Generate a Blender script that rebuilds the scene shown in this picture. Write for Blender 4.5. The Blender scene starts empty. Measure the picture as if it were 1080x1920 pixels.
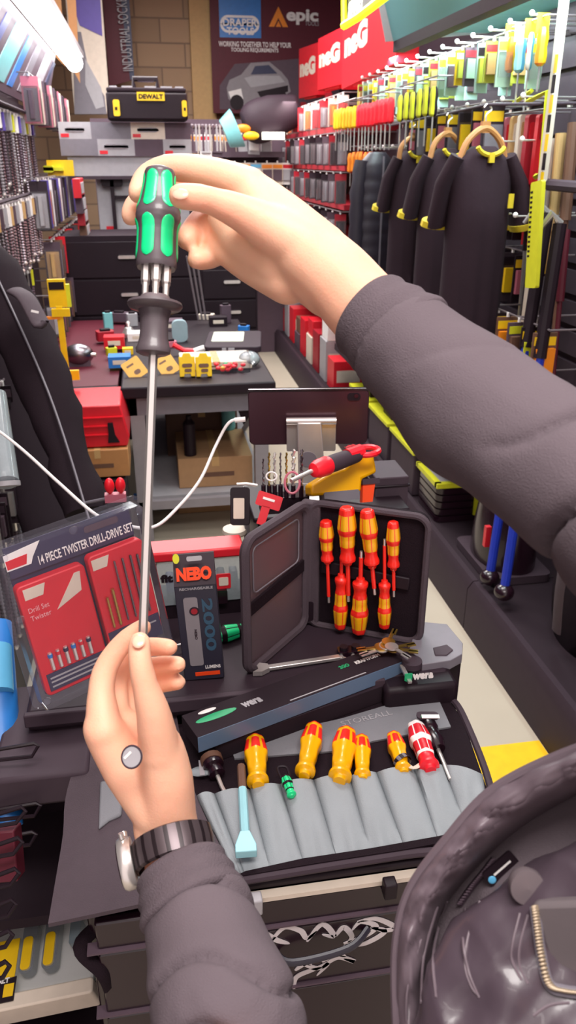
import bpy, bmesh, math, random
from mathutils import Vector as V, Matrix, noise
R = random.Random(7)
SC = bpy.context.scene; COL = SC.collection
# ---------------- camera, world, lights ----------------
F = 1478.0; PIT = math.radians(24.06); YAW = math.radians(9.47)
C0 = V((0, 0, 1.6))
FW = V((math.sin(YAW)*math.cos(PIT), math.cos(YAW)*math.cos(PIT), -math.sin(PIT)))
RT = V((math.cos(YAW), -math.sin(YAW), 0)); UP = RT.cross(FW)
cd = bpy.data.cameras.new('camera'); cam = bpy.data.objects.new('camera', cd); COL.objects.link(cam)
cd.sensor_fit = 'VERTICAL'; cd.sensor_height = 36; cd.lens = 36*F/1920; cd.clip_start = .02
cam.matrix_world = Matrix.Translation(C0) @ Matrix((RT, UP, -FW)).transposed().to_4x4()
SC.camera = cam
cd.dof.use_dof = True; cd.dof.focus_distance = .95; cd.dof.aperture_fstop = 12
w = bpy.data.worlds.new('world'); SC.world = w; w.use_nodes = True
w.node_tree.nodes['Background'].inputs[0].default_value = (1.0, .86, .84, 1)
w.node_tree.nodes['Background'].inputs[1].default_value = .85
SC.view_settings.view_transform = 'Standard'; SC.view_settings.look = 'None'
SC.view_settings.gamma = 1; SC.view_settings.exposure = .35
def area(name, loc, rot, sx, sy, e, col):
    l = bpy.data.lights.new(name, 'AREA'); l.shape = 'RECTANGLE'; l.size = sx; l.size_y = sy; l.energy = e; l.color = col
    o = bpy.data.objects.new(name, l); COL.objects.link(o); o.location = loc; o.rotation_euler = rot; return o
# ceiling lamps of the shop, above and behind the camera
area('ceiling_lamp', (.2, -.1, 2.95), (math.radians(-8), 0, 0), 1.2, .6, 42, (1, .95, .91))
area('ceiling_lamp', (.3, 2.6, 3.1), (0, 0, 0), 1.0, 1.0, 40, (1, .95, .92))
area('ceiling_lamp', (.3, 5.6, 3.1), (0, 0, 0), 1.4, 1.8, 105, (1, .95, .92))
area('ceiling_lamp', (-.5, -.6, 2.5), (math.radians(-45), 0, math.radians(-20)), .8, .5, 16, (1, .93, .88))
# ---------------- helpers ----------------
def ray(x, y): return FW + RT*((x-540)/F) + UP*((960-y)/F)
def P(x, y, d): return C0 + ray(x, y)*d
def on(x, y, ax, v):
    r = ray(x, y); return C0 + r*((v-C0[ax])/r[ax])
def proj(q):
    d = V(q)-C0; z = d.dot(FW); return 540+F*d.dot(RT)/z, 960-F*d.dot(UP)/z, z
def rise(base, ytop):
    "height above base whose top lies at photo row ytop"
    lo, hi = 0, 3
    for _ in range(40):
        m = (lo+hi)/2
        if proj(base+V((0, 0, m)))[1] > ytop: lo = m
        else: hi = m
    return lo
def frame(o, x, y):
    "local frame at o with x towards point x and y towards point y"
    X = (x-o); w_ = X.length; X = X.normalized(); Y = y-o; Y = (Y - X*Y.dot(X)); h_ = Y.length; Y = Y.normalized(); Z = X.cross(Y)
    return Matrix.Translation(o) @ Matrix((X, Y, Z)).transposed().to_4x4(), w_, h_
def fr(BL, BR, TL): return frame(P(*BL), P(*BR), P(*TL))
def std(bl, br): # standing frame from two base points
    return frame(bl, br, bl+V((0, 0, 1)))[:2]
def T(x=0, y=0, z=0): return Matrix.Translation((x, y, z))
def RZ(a): return Matrix.Rotation(math.radians(a), 4, 'Z')
def RX(a): return Matrix.Rotation(math.radians(a), 4, 'X')
def RY(a): return Matrix.Rotation(math.radians(a), 4, 'Y')
def S2L(h):
    h = h.lstrip('#'); c = [int(h[i:i+2], 16)/255 for i in (0, 2, 4)]
    return [(x/12.92 if x <= .04045 else ((x+.055)/1.055)**2.4) for x in c]
MAT = {}
def mat(k, hexc, rough=.5, metal=0, var=.12, vs=30, bump=0, bs=200, emit=0, coat=0, sss=0, spec=.5, stretch=None):
    m = bpy.data.materials.new(k); m.use_nodes = True; nt = m.node_tree; b = nt.nodes['Principled BSDF']
    c = S2L(hexc); N = nt.nodes.new; L = nt.links.new
    tc = N('ShaderNodeTexCoord'); src = tc.outputs['Object']
    if stretch:
        mp = N('ShaderNodeMapping'); mp.inputs['Scale'].default_value = stretch; L(src, mp.inputs[0]); src = mp.outputs[0]
    n = N('ShaderNodeTexNoise'); n.inputs['Scale'].default_value = vs; n.inputs['Detail'].default_value = 3; L(src, n.inputs['Vector'])
    r = N('ShaderNodeMix'); r.data_type = 'RGBA'
    r.inputs[6].default_value = [x*(1-var) for x in c]+[1]; r.inputs[7].default_value = [min(1, x*(1+var)) for x in c]+[1]
    L(n.outputs['Fac'], r.inputs[0]); L(r.outputs[2], b.inputs['Base Color'])
    b.inputs['Roughness'].default_value = rough; b.inputs['Metallic'].default_value = metal; b.inputs['Specular IOR Level'].default_value = spec
    if coat: b.inputs['Coat Weight'].default_value = coat
    if sss:
        b.inputs['Subsurface Weight'].default_value = sss; b.inputs['Subsurface Radius'].default_value = (.012, .004, .002); b.inputs['Subsurface Scale'].default_value = 1
    if bump:
        n2 = N('ShaderNodeTexNoise'); n2.inputs['Scale'].default_value = bs; L(src, n2.inputs['Vector'])
        bp = N('ShaderNodeBump'); bp.inputs['Strength'].default_value = bump; bp.inputs['Distance'].default_value = .002
        L(n2.outputs['Fac'], bp.inputs['Height']); L(bp.outputs[0], b.inputs['Normal'])
    if emit:
        b.inputs['Emission Color'].default_value = c+[1]; b.inputs['Emission Strength'].default_value = emit
    MAT[k] = m; return m
def clearmat(k, hexc, gl=.15, rough=.08, dens=.15):
    m = bpy.data.materials.new(k); m.use_nodes = True; nt = m.node_tree; nt.nodes.clear(); N = nt.nodes.new; L = nt.links.new
    o = N('ShaderNodeOutputMaterial'); t = N('ShaderNodeBsdfTransparent'); g = N('ShaderNodeBsdfGlossy'); d = N('ShaderNodeBsdfDiffuse')
    c = S2L(hexc); t.inputs[0].default_value = (.97, .97, .98, 1); g.inputs['Roughness'].default_value = rough
    n = N('ShaderNodeTexNoise'); n.inputs['Scale'].default_value = 25; mx = N('ShaderNodeMix'); mx.data_type = 'RGBA'
    mx.inputs[6].default_value = [x*.85 for x in c]+[1]; mx.inputs[7].default_value = c+[1]; L(n.outputs['Fac'], mx.inputs[0]); L(mx.outputs[2], d.inputs[0])
    m1 = N('ShaderNodeMixShader'); m1.inputs[0].default_value = dens; L(t.outputs[0], m1.inputs[1]); L(d.outputs[0], m1.inputs[2])
    lw = N('ShaderNodeLayerWeight'); lw.inputs[0].default_value = gl
    m2 = N('ShaderNodeMixShader'); L(lw.outputs['Fresnel'], m2.inputs[0]); L(m1.outputs[0], m2.inputs[1]); L(g.outputs[0], m2.inputs[2]); L(m2.outputs[0], o.inputs[0])
    MAT[k] = m
class MB:
    def __init__(s): s.v = []; s.f = []; s.m = []; s.k = []
    def mi(s, m):
        if m not in s.k: s.k.append(m)
        return s.k.index(m)
    def add(s, vs, fs, m, M=None):
        b = len(s.v); s.v += [tuple(M @ V(q)) if M is not None else tuple(q) for q in vs]
        if callable(m): ms = [m(i) for i in range(len(fs))]
        else: ms = [m]*len(fs)
        for f, mm in zip(fs, ms): s.f.append([b+i for i in f]); s.m.append(s.mi(mm))
        return s
    def box(s, x0, x1, y0, y1, z0, z1, m, M=None):
        vs = [(x, y, z) for z in (z0, z1) for y in (y0, y1) for x in (x0, x1)]
        return s.add(vs, [(0, 2, 3, 1), (4, 5, 7, 6), (0, 1, 5, 4), (2, 6, 7, 3), (0, 4, 6, 2), (1, 3, 7, 5)], m, M)
    def prism(s, pts, z0, z1, m, M=None, cap=True):
        n = len(pts); vs = [(p[0], p[1], z0) for p in pts]+[(p[0], p[1], z1) for p in pts]
        fs = [(i, (i+1) % n, n+(i+1) % n, n+i) for i in range(n)]
        if cap: fs += [tuple(range(n-1, -1, -1)), tuple(range(n, 2*n))]
        return s.add(vs, fs, m, M)
    def rbox(s, x0, x1, y0, y1, z0, z1, r, m, M=None, n=5):
        return s.prism(rrect(x0, x1, y0, y1, r, n), z0, z1, m, M)
    def loft(s, rings, m, caps=True, closed=True, M=None):
        n = len(rings[0]); vs = [q for r in rings for q in r]; fs = []
        for i in range(len(rings)-1):
            for j in range(n if closed else n-1):
                fs.append((i*n+j, i*n+(j+1) % n, (i+1)*n+(j+1) % n, (i+1)*n+j))
        if caps and closed: fs += [tuple(range(n-1, -1, -1)), tuple(range((len(rings)-1)*n, len(rings)*n))]
        return s.add(vs, fs, m, M)
    def lathe(s, prof, m, seg=16, M=None, mod=None, caps=True):
        "prof (r, y) round the local y axis; m may be f(ring, seg)"
        rings = []
        for i, (r, y) in enumerate(prof):
            rings.append([((r*(mod(i, j, y) if mod else 1))*math.sin(2*math.pi*j/seg), y, (r*(mod(i, j, y) if mod else 1))*math.cos(2*math.pi*j/seg)) for j in range(seg)])
        nr = len(prof)-1
        mm = (lambda k: m(min(k//seg, nr-1), k % seg)) if callable(m) else m
        return s.loft(rings, mm, caps=caps, M=M)
    def tube(s, pts, r, m, seg=8, M=None, flat=1):
        pts = [V(q) for q in pts]; rings = []
        ref = V((0, 0, 1)); 
        for i, q in enumerate(pts):
            t = (pts[min(i+1, len(pts)-1)]-pts[max(i-1, 0)]).normalized()
            if i == 0:
                a = t.cross(ref)
                if a.length < .1: a = t.cross(V((1, 0, 0)))
            else: a = a - t*a.dot(t)
            a = a.normalized(); b = t.cross(a)
            rr = r[i] if isinstance(r, (list, tuple)) else r
            rings.append([tuple(q+a*rr*math.cos(2*math.pi*j/seg)+b*rr*flat*math.sin(2*math.pi*j/seg)) for j in range(seg)])
        return s.loft(rings, m, M=M)
    def cyl(s, a, b, r, m, seg=12, r2=None, M=None): return s.tube([a, b], [r, r if r2 is None else r2], m, seg, M)
    def ell(s, c, rad, m, M=None, nu=16, nv=10):
        rings = []
        for i in range(nv+1):
            t = math.pi*i/nv*.998+.001
            rings.append([(c[0]+rad[0]*math.sin(t)*math.cos(2*math.pi*j/nu), c[1]+rad[1]*math.sin(t)*math.sin(2*math.pi*j/nu), c[2]+rad[2]*math.cos(t)) for j in range(nu)])
        return s.loft(rings, m, M=M)
    def mesh(s, name, smooth=35):
        me = bpy.data.meshes.new(name); me.from_pydata(s.v, [], s.f)
        for k in s.k: me.materials.append(MAT[k])
        me.polygons.foreach_set('material_index', s.m); me.update()
        bm = bmesh.new(); bm.from_mesh(me); bmesh.ops.recalc_face_normals(bm, faces=bm.faces); bm.to_mesh(me); bm.free()
        if smooth: me.polygons.foreach_set('use_smooth', [True]*len(me.polygons)); me.set_sharp_from_angle(angle=math.radians(smooth))
        return me
def rrect(x0, x1, y0, y1, r, n=5):
    o = []
    for cx, cy, a in ((x1-r, y1-r, 0), (x0+r, y1-r, 90), (x0+r, y0+r, 180), (x1-r, y0+r, 270)):
        for i in range(n+1):
            t = math.radians(a+90*i/n); o.append((cx+r*math.cos(t), cy+r*math.sin(t)))
    return o
def tagit(o, label, cat, group=None, kind=None):
    if label: o['label'] = label
    if cat: o['category'] = cat
    if group: o['group'] = group
    if kind: o['kind'] = kind
    return o
def thing(name, label, cat, M=None, group=None):
    o = bpy.data.objects.new(name, None); COL.objects.link(o); o.empty_display_size = .02
    if M is not None: o.matrix_world = M
    return tagit(o, label, cat, group)
def part(name, mb, parent, M=None, bev=0, smooth=35, label=None, bseg=2):
    me = mb if isinstance(mb, bpy.types.Mesh) else mb.mesh(name, smooth)
    o = bpy.data.objects.new(name, me); COL.objects.link(o)
    if parent: o.parent = parent
    if M is not None: o.matrix_local = M
    if bev:
        b = o.modifiers.new('bevel', 'BEVEL'); b.width = bev; b.segments = bseg; b.limit_method = 'ANGLE'; b.angle_limit = math.radians(40); b.harden_normals = False
    if label: o['label'] = label
    return o
def solo(name, mb, label, cat, M=None, group=None, bev=0, kind=None, smooth=35):
    o = part(name, mb, None, bev=bev, smooth=smooth)
    if M is not None: o.matrix_world = M
    return tagit(o, label, cat, group, kind)
def struct(name, mb, M=None, smooth=0):
    o = solo(name, mb, None, None, M, kind='structure', smooth=smooth); return o
def txt(s, x, y, w_, h_, z, m, parent, M=None, bold=.0, shear=0, name='lettering', d=.0003):
    "text fitted in the rectangle x,y (lower left), w,h of the local xy plane"
    c = bpy.data.curves.new('t', 'FONT'); c.body = s; c.size = 1; c.offset = bold; c.shear = shear; c.extrude = .001; c.resolution_u = 3
    o = bpy.data.objects.new('t', c); COL.objects.link(o); bpy.context.view_layer.update()
    me = bpy.data.meshes.new_from_object(o); bpy.data.objects.remove(o); bpy.data.curves.remove(c)
    xs = [v.co.x for v in me.vertices]; ys = [v.co.y for v in me.vertices]
    if not xs: return None
    ax, bx, ay, by = min(xs), max(xs), min(ys), max(ys)
    for v in me.vertices:
        v.co = V((x+(v.co.x-ax)/(bx-ax)*w_, y+(v.co.y-ay)/max(1e-6, by-ay)*h_, z+(d if v.co.z > 0 else 0)))
    me.materials.clear(); me.materials.append(MAT[m])
    q = bpy.data.objects.new(name, me); COL.objects.link(q)
    if parent: q.parent = parent
    if M is not None: q.matrix_local = M
    return q
def dup(root):
    r = root.copy(); COL.objects.link(r)
    for ch in list(root.children):
        c = ch.copy(); COL.objects.link(c); c.parent = r
        for g in list(ch.children):
            d = g.copy(); COL.objects.link(d); d.parent = c
    return r
def spline(pts, n=8):
    pts = [V(p) for p in pts]; o = []
    for i in range(len(pts)-1):
        a, b, c, d = pts[max(i-1, 0)], pts[i], pts[i+1], pts[min(i+2, len(pts)-1)]
        for k in range(n):
            t = k/n; o.append(.5*((2*b)+(c-a)*t+(2*a-5*b+4*c-d)*t*t+(3*b-a-3*c+d)*t**3))
    return o+[pts[-1]]
ORD = ['nearest camera', 'second nearest camera', 'third nearest camera', 'fourth nearest camera', 'fifth nearest camera', 'sixth nearest camera', 'seventh nearest camera', 'eighth nearest camera', 'ninth nearest camera', 'tenth nearest camera', 'eleventh nearest camera', 'twelfth nearest camera', 'thirteenth nearest camera', 'fourteenth nearest camera', 'fifteenth nearest camera', 'sixteenth nearest camera', 'seventeenth nearest camera', 'eighteenth nearest camera', 'nineteenth nearest camera', 'twentieth nearest camera']
LORD = ['leftmost', 'second from left', 'third from left', 'fourth from left', 'fifth from left', 'sixth from left', 'seventh from left', 'eighth from left', 'ninth from left', 'tenth from left', 'eleventh from left', 'twelfth from left']
# ---------------- materials ----------------
for a in [('black','21151d',.5), ('blackgloss','220f1a',.25), ('blackmatte','271b23',.8), ('dark','33262f',.6), ('charcoal','43363f',.65), ('grey','77717a',.55),
          ('lgrey','a9a5aa',.5), ('midgrey','8b8489',.5), ('white','f2ecea',.5), ('cream','dccdbd',.6), ('red','d81f2e',.4), ('deepred','a31a2a',.45), ('brightred','ff2233',.35), ('yellow','f2c41a',.4), ('limeyellow','d6d62a',.45),
          ('orange','f08a1c',.4), ('vdeyellow','ffae14',.3), ('vdeyellow2','ffb300',.3), ('vdered','ff2a1e',.3), ('nebo','ff4a18',.45), ('green','0fe08c',.4), ('dgreen','17a36a',.45), ('blue','2a78c8',.4), ('dblue','232c78',.4),
          ('navy','2c3050',.5), ('royal','2338b0',.35), ('purple','5a47a0',.5), ('teal','7ec4c8',.4), ('skyblue','62b4e0',.4), ('brown','6b4a3a',.6), ('card','b38a63',.8), ('wood','b8804e',.55),
          ('pink','c46a7c',.5), ('tan','c9a06a',.6), ('toolgrey','6f6468',.35), ('dusk','5b4a55',.5), ('aqua','9fd6e0',.4), ('maroon','5a1f2c',.5)]:
    mat(a[0], a[1], a[2], coat=.3 if a[0] in ('vdeyellow','vdered','vdeyellow2','blackgloss','green') else 0, spec=.25 if a[0] in ('black','blackmatte','dark','charcoal','dusk','maroon') else .5)
mat('steel', 'e2dcd8', .28, .75, vs=80, stretch=(1, .1, 1)); mat('darksteel', '8c8288', .3, 1); mat('brass', 'c9a95a', .3, .9)
mat('skin', 'ffbfa2', .5, 0, var=.08, vs=14, bump=.12, bs=500, sss=.25, spec=.35)
mat('nail', 'f6bfa6', .22, 0, var=.05, coat=.4)
mat('hoodie', '655a60', .95, var=.10, vs=12, bump=.35, bs=900, spec=.15)
mat('cuffcloth', '61565c', .95, var=.10, vs=90, bump=.5, bs=700, spec=.15, stretch=(1, 1, 1))
mat('gilet', '4c4049', .34, var=.18, vs=9, bump=.25, bs=60, coat=.15)
mat('giletlining', '6a5c64', .42, var=.15, vs=9)
mat('nylon', '1f141b', .85, spec=.15, var=.12, vs=60, bump=.5, bs=600)
mat('nylonlight', '4a3d45', .8, var=.1, vs=60, bump=.4, bs=600)
mat('pocket', '989ea3', .75, var=.08, vs=20, bump=.3, bs=700)
mat('rollgrey', '7d7d83', .75, var=.08, vs=20, bump=.3, bs=700)
mat('floorpaint', 'b8ad9c', .45, var=.12, vs=2.5, bump=.05)
mat('floorwear', 'a79a8a', .6, var=.2, vs=6)
mat('cartonblue', '5f7590', .3, var=.15, vs=6)
mat('tabletblack', '4a2f38', .28, .4, var=.06, vs=5)
mat('led', 'ffffff', .4, emit=7); mat('ledteal', 'cfffff', .4, emit=3.0); mat('signglow', 'e8ff20', .4, emit=1.1); mat('signwhite', 'fffff0', .4, emit=1.5)
mat('tealpanel', '6fb0b4', .35, .2, var=.1, vs=4)
clearmat('clear', 'c8c4d4', .10, .10, .05); clearmat('clearpack', 'd8d0d4', .2, .12, .10); clearmat('mesh', '7a6068', .15, .4, .45); clearmat('glassgrey', 'c9d4da', .3, .1, .45)
clearmat('redclear', 'e02838', .25, .1, .72)
mat('palegreen', '9fb7a0', .5)
mat('cloth', '2e2028', .9, var=.15, vs=8, bump=.4, bs=60, spec=.2)
mat('trimyellow', 'd9c02c', .7)
mat('navyblack', '2b2530', .5, var=.15)
mat('yellowcard', 'e0a844', .5)
mat('sage', 'c3c5b4', .6)
mat('skygrey', '8fa5ad', .5)
mat('decal', 'cfc6c8', .35)
mat('navyblk', '2e2b3a', .4)
mat('slateblue', '35566e', .5)
mat('navycard', '3a3450', .5)
mat('pinkwhite', 'f0b0b4', .5)
mat('silver', 'd8d2d0', .35, .6)
clearmat('frost', 'dde2dc', .2, .3, .22)
mat('handlegrey', '5a5055', .4, var=.06, coat=.2)
mat('hair', '3a2a22', .7, bump=.6)
mat('strap', '5c5054', .35, .5)
mat('strapdark', '2a2024', .4, .4)
mat('zipmetal', 'a89680', .4, .5); mat('rollgrey2', '6e6568', .5, var=.15, vs=30); mat('seamhighlight', '6f6169', .5)
mat('olive', 'b4b840', .5); mat('aquapale', 'a9c9c6', .45)
_n = [n for n in MAT['skin'].node_tree.nodes if n.type == 'MIX'][0]; _n.inputs[6].default_value = S2L('fca486')+[1]; _n.inputs[7].default_value = S2L('ffd8b8')+[1]
_t = [n for n in MAT['skin'].node_tree.nodes if n.type == 'TEX_NOISE' and n.inputs['Scale'].default_value == 14][0]; _t.inputs['Scale'].default_value = 11
# ---------------- the room ----------------
def brickmat():
    m = bpy.data.materials.new('brick'); m.use_nodes = True; nt = m.node_tree; b = nt.nodes['Principled BSDF']; N = nt.nodes.new; L = nt.links.new
    tc = N('ShaderNodeTexCoord'); br = N('ShaderNodeTexBrick'); mp = N('ShaderNodeMapping'); mp.inputs['Rotation'].default_value = (math.radians(90), 0, 0)
    L(tc.outputs['Object'], mp.inputs[0]); L(mp.outputs[0], br.inputs['Vector'])
    br.inputs['Color1'].default_value = S2L('b8977a')+[1]; br.inputs['Color2'].default_value = S2L('a88a70')+[1]; br.inputs['Mortar'].default_value = S2L('8d7462')+[1]
    br.inputs['Scale'].default_value = 1; br.inputs['Brick Width'].default_value = .45; br.inputs['Row Height'].default_value = .2; br.inputs['Mortar Size'].default_value = .008
    L(br.outputs['Color'], b.inputs['Base Color']); b.inputs['Roughness'].default_value = .85
    bp = N('ShaderNodeBump'); bp.inputs['Strength'].default_value = .4; bp.inputs['Distance'].default_value = .01; L(br.outputs['Fac'], bp.inputs['Height']); bp.invert = True; L(bp.outputs[0], b.inputs['Normal'])
    MAT['brick'] = m
brickmat()
struct('floor', MB().box(-1.6, 2.2, -1.0, 9, -.05, 0, 'floorpaint'))
struct('wall_back', MB().box(-2, 3, 8.6, 8.75, 0, 3.6, 'brick'))
struct('trim_1', MB().box(.50, .72, 8.5, 8.6, 0, 3.6, 'tan'))      # pale pilaster
struct('wall_right', MB().box(1.9, 2.0, -1, 8.6, 0, 3.4, 'dark'))
struct('wall_left', MB().box(-1.5, -1.4, -1, 8.6, 0, 3.4, 'dark'))
struct('ceiling', MB().box(-1.5, 2.0, 2.2, 8.6, 3.4, 3.5, 'charcoal'))
y0 = on(885, 1485, 2, 0.0); solo('floor_stripe', MB().box(.72, 1.058, 1.55, 1.74, .0, .002, 'yellow'), 'yellow painted stripe across the grey floor beside the tool cart', 'floor marking')
# back wall pieces
def banner(name, label, x0, x1, z0, z1, base, Y=8.45, cat='banner'):
    t = thing(name, label, cat, frame(V((x0, Y, z0)), V((x1, Y, z0)), V((x0, Y, z1)))[0])
    part('banner_sheet', MB().box(0, x1-x0, 0, z1-z0, -.02, 0, base), t); return t
g0 = on(400, 212, 1, 8.4); g1 = on(640, 212, 1, 8.4)
t = banner('advertising_banner', 'dark hanging banner with blue toolmaker logo and grey rally car on brick wall', g0.x, g1.x+.25, g0.z, 3.5, 'maroon', 8.4)
Mi = t.matrix_world.inverted()
def bp_(x, y):
    q = Mi @ on(x, y, 1, 8.4); return q.x, q.y
def brect(x0, y0, x1, y1): # photo rectangle -> local x,y,w,h
    a = bp_(x0, y1); b = bp_(x1, y0); return a[0], a[1], b[0]-a[0], b[1]-a[1]
x, y, w_, h_ = brect(412, -60, 488, 70); part('logo_panel', MB().box(x, x+w_, y, y+h_, 0, .004, 'blue'), t)
x, y, w_, h_ = brect(413, 30, 486, 66); part('logo_oval', MB().prism(rrect(x, x+w_, y+.02, y+h_, h_*.45, 8), .004, .008, 'white').prism(rrect(x+.02, x+w_-.02, y+.04, y+h_-.02, h_*.36, 8), .008, .01, 'blue'), t)
x, y, w_, h_ = brect(418, 36, 482, 49); txt('DRAPER', x, y, w_, h_, .011, 'white', t, bold=.03)
x, y, w_, h_ = brect(425, 52, 476, 65); txt('TOOLS', x, y, w_, h_, .011, 'white', t, bold=.03)
x, y, w_, h_ = brect(410, 80, 546, 87); txt('WORKING TOGETHER TO HELP YOUR', x, y, w_, h_, .001, 'white', t, bold=.02)
x, y, w_, h_ = brect(433, 91, 522, 98); txt('TOOLING REQUIREMENTS', x, y, w_, h_, .001, 'white', t, bold=.02)
x, y, w_, h_ = brect(537, 18, 597, 46); txt('epic', x, y, w_, h_, .001, 'white', t, bold=.04)
x, y, w_, h_ = brect(572, 40, 598, 48); txt('TOOLS', x, y, w_, h_, .001, 'lgrey', t)
x, y, w_, h_ = brect(504, 13, 540, 50)
part('logo_triangle', MB().prism([(x, y), (x+w_*.28, y), (x+w_*.5, y+h_*.45), (x+w_*.72, y), (x+w_, y), (x+w_*.5, y+h_)], 0, .004, 'orange').prism([(x+w_*.36, y), (x+w_*.64, y), (x+w_*.5, y+h_*.3)], 0, .004, 'orange'), t)
def poly(pts, z0, z1, m): return MB().prism([bp_(*p) for p in pts][::-1], z0, z1, m)
part('car_print_ground', poly([(412,205),(412,160),(440,120),(560,110),(640,150),(640,205)], 0, .002, 'dusk'), t)
b = poly([(425,165),(430,150),(452,140),(470,118),(505,116),(528,135),(540,150),(545,172),(520,188),(470,198),(440,196),(428,185)], .002, .004, 'midgrey')
b.prism([bp_(*p) for p in [(470,140),(478,124),(504,122),(520,138)]][::-1], .004, .005, 'navy')
b.prism([bp_(*p) for p in [(428,172),(452,166),(456,186),(434,190)]][::-1], .004, .005, 'white')
b.prism([bp_(*p) for p in [(482,172),(540,160),(540,172),(490,186)]][::-1], .004, .005, 'black')
b.prism([bp_(*p) for p in [(458,146),(476,142),(524,142),(534,154),(470,164)]][::-1], .004, .0048, 'lgrey')
for c in ((444, 192), (526, 184)):
    q = bp_(*c); b.cyl((q[0], q[1], .004), (q[0], q[1], .006), .065, 'black', 16)
part('car_print', b, t)
# left banners on the back wall
def wallpoly(name, label, pts, Y, m, extra=()):
    t = thing(name, label, 'banner', T(0, Y, 0))
    def q(p): r = on(p[0], p[1], 1, Y); return (r.x, r.z)
    A = Matrix(((1,0,0,0),(0,0,-1,0),(0,1,0,0),(0,0,0,1)))
    part('banner_sheet', MB().prism([q(p) for p in pts][::-1], -.02, 0, m, A), t)
    for i, (pp, mm) in enumerate(extra): part('printed_panel', MB().prism([q(p) for p in pp][::-1], 0, .006+.004*i, mm, A), t)
    return t
wallpoly('roller_banner', 'tall banner printed with violet and cream fields behind grey bottle shape', [(140,215),(120,-40),(188,-40),(203,160),(200,215)], 7.6, 'cream',
  [([(120,-40),(186,-40),(192,68),(150,48)], 'purple'), ([(152,60),(166,130),(196,180),(200,214),(140,214),(138,60)], 'grey'), ([(160,110),(190,165),(196,200),(180,205),(160,160)], 'lgrey')])
b = wallpoly('hanging_banner', 'narrow dark banner with vertical blue writing strip on brick wall', [(205,162),(190,-40),(240,-40),(250,150)], 8.2, 'maroon', [([(244,150),(222,-40),(240,-40),(252,148)], 'navy')])
a0 = on(247, 145, 1, 8.18); a1 = on(231, -20, 1, 8.18)
M, ww, hh = frame(a0, a1, a0+V((-1, 0, .08)))
txt('INDUSTRIAL SOCKETRY', .05, -.02, ww, .09, .012, 'lgrey', b, b.matrix_world.inverted() @ M)
for i, (xs, ys) in enumerate((((84, 112), 30), ((122, 140), 60))):
    wallpoly('wall_plank', ['brown timber board behind the left light strip, wider one', 'brown timber board behind the left light strip, narrower one'][i], [(xs[0]+14, 70+ys), (xs[0], -40), (xs[1], -40), (xs[1]+10, 95+ys)], 7.2, 'wood')
# ---------------- right display run ----------------
struct('wall_slat', MB().box(1.5, 1.56, 2.4, 5.3, .2, 2.1, 'dark'))
b = MB()
for i in range(17): b.box(1.485, 1.5, 2.4, 5.3, .32+i*.105, .40+i*.105, 'charcoal')
struct('trim_2', b)
# plinth of the right display: dark kick base running down the aisle
def plinth(y0, y1, label):
    t = thing('display_plinth', label, 'plinth', T(0, 0, 0), 'dark plinths along the right aisle')
    part('plinth_front', MB().prism([(1.06, 0), (1.06, .17), (1.08, .2), (1.10, .2), (1.10, 0)], -y1, -y0, 'dark', Matrix(((1,0,0,0),(0,0,-1,0),(0,1,0,0),(0,0,0,1)))), t)
    part('plinth_top', MB().box(1.10, 1.88, y0, y1, .14, .187, 'blackmatte'), t)
    part('plinth_toe', MB().box(1.09, 1.12, y0, y1, 0, .02, 'black'), t)
plinth(-.3, 2.37, 'dark grey plinth nearest the camera along the right aisle'); plinth(2.375, 4.9, 'dark grey plinth in the middle, under the hanging shirts'); plinth(4.905, 8.3, 'dark plinth far down the aisle under the red shelving')
# canopy with lights above the right display
t = thing('lit_display_canopy', 'long pale teal lit canopy above the right tool display', 'display canopy')
A = Matrix(((1,0,0,0),(0,0,-1,0),(0,1,0,0),(0,0,0,1)))
part('canopy_panel', MB().prism([(1.08, 2.06), (1.02, 2.24), (1.05, 2.27), (1.12, 2.09)], -3.75, -1.2, 'tealpanel', A), t)
part('canopy_rail', MB().prism([(1.08, 2.02), (1.08, 2.06), (1.13, 2.06), (1.13, 2.02)], -3.75, -1.2, 'dark', A), t)
part('led_strip', MB().box(1.20, 1.22, 1.4, 4.0, 2.085, 2.095, 'ledteal'), t)
part('canopy_end', MB().prism([(1.05, 2.06), (1.0, 2.24), (1.5, 2.5), (1.5, 2.1)], -3.77, -3.75, 'lgrey', A), t)
part('canopy_top', MB().box(1.12, 1.56, 2.4, 3.75, 2.10, 2.13, 'teal'), t)
area('display_light', (1.25, 3.3, 2.07), (0, math.radians(-12), 0), .08, 2.4, 26, (.8, 1, 1))
# yellow lit sign
q = [P(628, -60, 3.1), P(645, 48, 3.0), P(712, 0, 2.6), P(690, -80, 2.6)]
M, ww, hh = frame(q[1], q[2], q[0])
t = thing('lit_shop_sign', 'hanging sign with glowing yellow edge above the red headers', 'sign', M)
b = MB(); b.tube([(-.05, .3, 0), (-.035, .1, 0), (0, 0, 0)], .011, 'signglow'); b.tube([(0, 0, 0), (ww*.5, -.005, 0), (ww+.1, 0, 0)], .015, 'signglow'); part('glowing_edge', b, t)
part('sign_face', MB().prism([(0, .02), (ww+.1, .02), (ww+.1, .3), (-.03, .3)], -.03, -.01, 'grey'), t)
txt('STANLEY', .03, .02, .2, .05, -.005, 'signwhite', t, bold=.05)
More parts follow.
